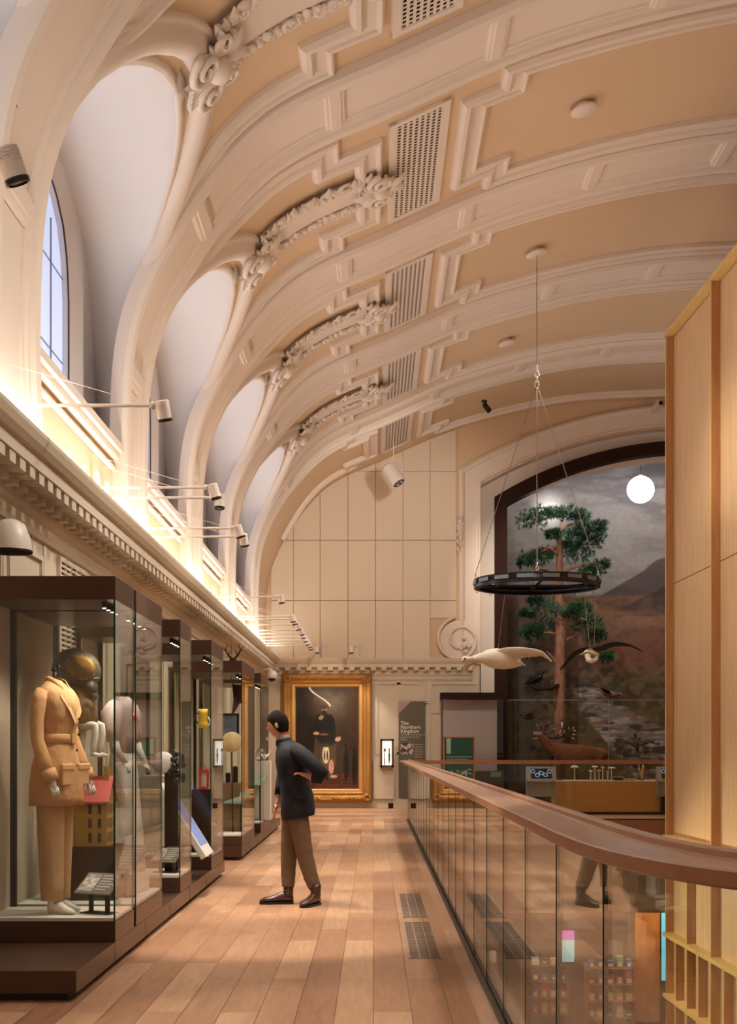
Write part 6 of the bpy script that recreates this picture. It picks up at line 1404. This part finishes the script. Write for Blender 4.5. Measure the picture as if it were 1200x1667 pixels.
# head
hcx = H(452, 1180); Mh = frameM(hcx, (-.96, .18, -.22))
rows = []
for i in range(19):
    a = math.pi*i/18; z = math.cos(a)*.125; r = math.sin(a); row = []
    for j in range(24):
        b = 2*math.pi*j/24; fx = math.cos(b); fy = math.sin(b); x = fx*r*.098*(1.0 if fx < 0 else .96); y = fy*r*.076
        if z < -.02: x *= 1+(.02+z)*1.5*(1 if fx < 0 else .1); y *= 1+(z+.02)*2.4
        if fx > .9: x += .024*math.exp(-((z+.012)/.02)**2)*max(0, (fx-.9)*10)-.006*math.exp(-((z-.02)/.015)**2)+.006*math.exp(-((z+.052)/.008)**2)-.004*math.exp(-((z+.062)/.004)**2)
        row.append(Mh @ Vector((x, y, z)))
    rows.append(row)
mb = MB().smooth(); mb.grid(rows[::-1], True)
for s in (-1, 1): mb.ell(Mh @ Vector((-.008, s*.077, -.008)), (.018, .010, .03), Mh.to_3x3().to_4x4(), 8, 6)
mb.build('head', M_skin, T)
mb = MB()
for s in (-1, 1): mb.smooth().ell(Mh @ Vector((.083, s*.030, .012)), (.008, .012, .008))
mb.build('eyes', M_black, T)
mb = MB().smooth(); rows2 = []
def hair_lim(b):        # how far down the hair comes at angle b round the head (0 = face)
    f = math.cos(b); return .40*math.pi if f > .55 else (.70*math.pi if f < -.1 else (.40+.30*(.55-f)/.65)*math.pi)
for i in range(12):
    row = []
    for j in range(28):
        b_ = 2*math.pi*j/28; a = hair_lim(b_)*i/11; r = math.sin(a); z = math.cos(a)*.137; th_ = 1.12-.10*(i/11)**2
        x = math.cos(b_)*r*.098*th_-.004; y = math.sin(b_)*r*.077*th_*(1.0 if abs(math.cos(b_)) > .25 or i < 9 else .97); row.append(Mh @ Vector((x+.002*math.sin(j*5+i*3), y, z+.003*math.sin(j*3))))
    rows2.append(row)
mb.grid(rows2[::-1], True); mb.build('hair', M_hair, T)
def oring(c, ax, rx, ry, n=28, wob=0, ph=0):   # ring around axis ax; rx along picture x, ry along depth
    ax = Vector(ax).normalized(); yv = Vector((0, 1, 0)); xv = yv.cross(ax).normalized()
    return [Vector(c)+xv*math.cos(2*math.pi*i/n)*rx*(1+wob*math.sin(5*2*math.pi*i/n+ph))+yv*math.sin(2*math.pi*i/n)*ry for i in range(n)]
mb = MB().smooth(); J = [(486, 1331, .155, .20), (485, 1322, .162, .205), (484, 1300, .155, .20), (481, 1280, .142, .19), (478, 1255, .155, .205), (475, 1235, .155, .215), (472, 1222, .135, .20), (468, 1213, .10, .15), (464, 1207, .07, .085)]
mb.loft([oring(H(a, b), (-.18, 0, 1), rx, ry, wob=.02 if b > 1270 else 0, ph=b) for a, b, rx, ry in J]); jk = mb.build('jacket', M_navy, T)
mb = MB().smooth(); mb.tube([H(476, 1224, -.06), H(484, 1222, -.16), H(500, 1234, -.22), H(515, 1247, -.26), H(527, 1260, -.28), H(522, 1266, -.275), H(512, 1266, -.25)], [.06, .075, .074, .066, .062, .054, .046], 18); mb.build('sleeve', M_navy, T)
mb = MB().smooth(); mb.tube([H(470, 1226, .06), H(466, 1224, .16), H(462, 1240, .22), H(459, 1262, .255), H(455, 1280, .25), H(452, 1296, .22)], [.06, .075, .072, .064, .056, .048], 18); mb.build('sleeve', M_navy, T)
mb = MB(); mb.prism([(H(500, 0).x, H(0, 1296).z), (H(478, 0).x, H(0, 1294).z), (H(478, 0).x, H(0, 1299).z), (H(500, 0).x, H(0, 1301).z)], PY-.213, PY-.195, 'y'); mb.build('pocket_flap', M_navy, T)
mb = MB().smooth(); mb.loft([oring(H(461.5, 1204.5), (-.3, 0, 1), .066, .069), oring(H(459.5, 1200), (-.3, 0, 1), .062, .064), oring(H(459.5, 1200), (-.3, 0, 1), .057, .06)], cap=False); mb.build('shirt_collar', M_label, T)
mb = MB().smooth(); mb.loft([oring(H(463, 1211), (-.3, 0, 1), .082, .085), oring(H(461, 1203), (-.3, 0, 1), .072, .075), oring(H(460.5, 1203), (-.3, 0, 1), .064, .067), oring(H(463, 1210), (-.3, 0, 1), .07, .07)], cap=False); mb.build('collar', M_navy, T)
for leg, nm in ((FL, 0), (BL, 1)):
    mb = MB().smooth(); P = [H(483, 1321, leg[0][2]*.6)]+[H(a, b, dy) for a, b, dy in leg[:-1]]+[H(leg[-1][0], 1444, leg[-1][2])]
    PP2 = []; RR = []
    rr = [.098, .094, .078, .068, .058]
    for i in range(len(P)-1):
        for q in range(5): u = q/5; PP2.append(P[i].lerp(P[i+1], u)); RR.append((rr[i]*(1-u)+rr[i+1]*u)*(1+.02*math.sin(i*5+q*2)))
    PP2.append(P[-1]); RR.append(rr[-1]); mb.tube(PP2, RR, 20); mb.build('trouser_leg', M_kh, T)
def shoe(heel, toe, label):
    d = (toe-heel); L_ = d.length; M = frameM(heel, d); secs = [(-.02, .030, .055), (.0, .036, .075), (.05, .038, .10), (.10, .04, .095), (.15, .045, .07), (.20, .048, .055), (.25, .042, .045), (.285, .022, .03), (.295, .008, .018)]
    rows = []
    for x, wy, hz in secs: rows.append([M @ Vector((x, wy*math.cos(a)*(1.0), .018+(hz)*(.5+.5*math.sin(a)))) for a in [2*math.pi*i/16 for i in range(16)]])
    mb = MB().smooth(); mb.loft(rows); mb.tube([M @ Vector((.03, 0, .08)), M @ Vector((.025, 0, .15)), M @ Vector((.02, 0, .19))], [.048, .046, .048], 16); o = mb.build('shoe', M_shoe, T)
    mb = MB(); pl_ = [(x, wy*1.08) for x, wy, hz in secs]+[(x, -wy*1.08) for x, wy, hz in secs[::-1]]
    mb.add([M @ Vector((x, y, .0)) for x, y in pl_]+[M @ Vector((x, y, .022)) for x, y in pl_], [tuple(range(len(pl_)))[::-1], tuple(range(len(pl_), 2*len(pl_)))]+[(i, (i+1) % len(pl_), len(pl_)+(i+1) % len(pl_), len(pl_)+i) for i in range(len(pl_))]); mb.box(-.02, .06, -.034, .034, -.0, .02, M); mb.build('sole', M_black, o)
f0 = Vector((H(474, 0).x, PY+.02, .0)); shoe(f0, f0+Vector((-.28, -.03, 0)), 'front')
f1 = Vector((H(517, 0).x, PY-.06, .0)); shoe(f1, f1+Vector((-.12, -.24, 0)), 'rear')
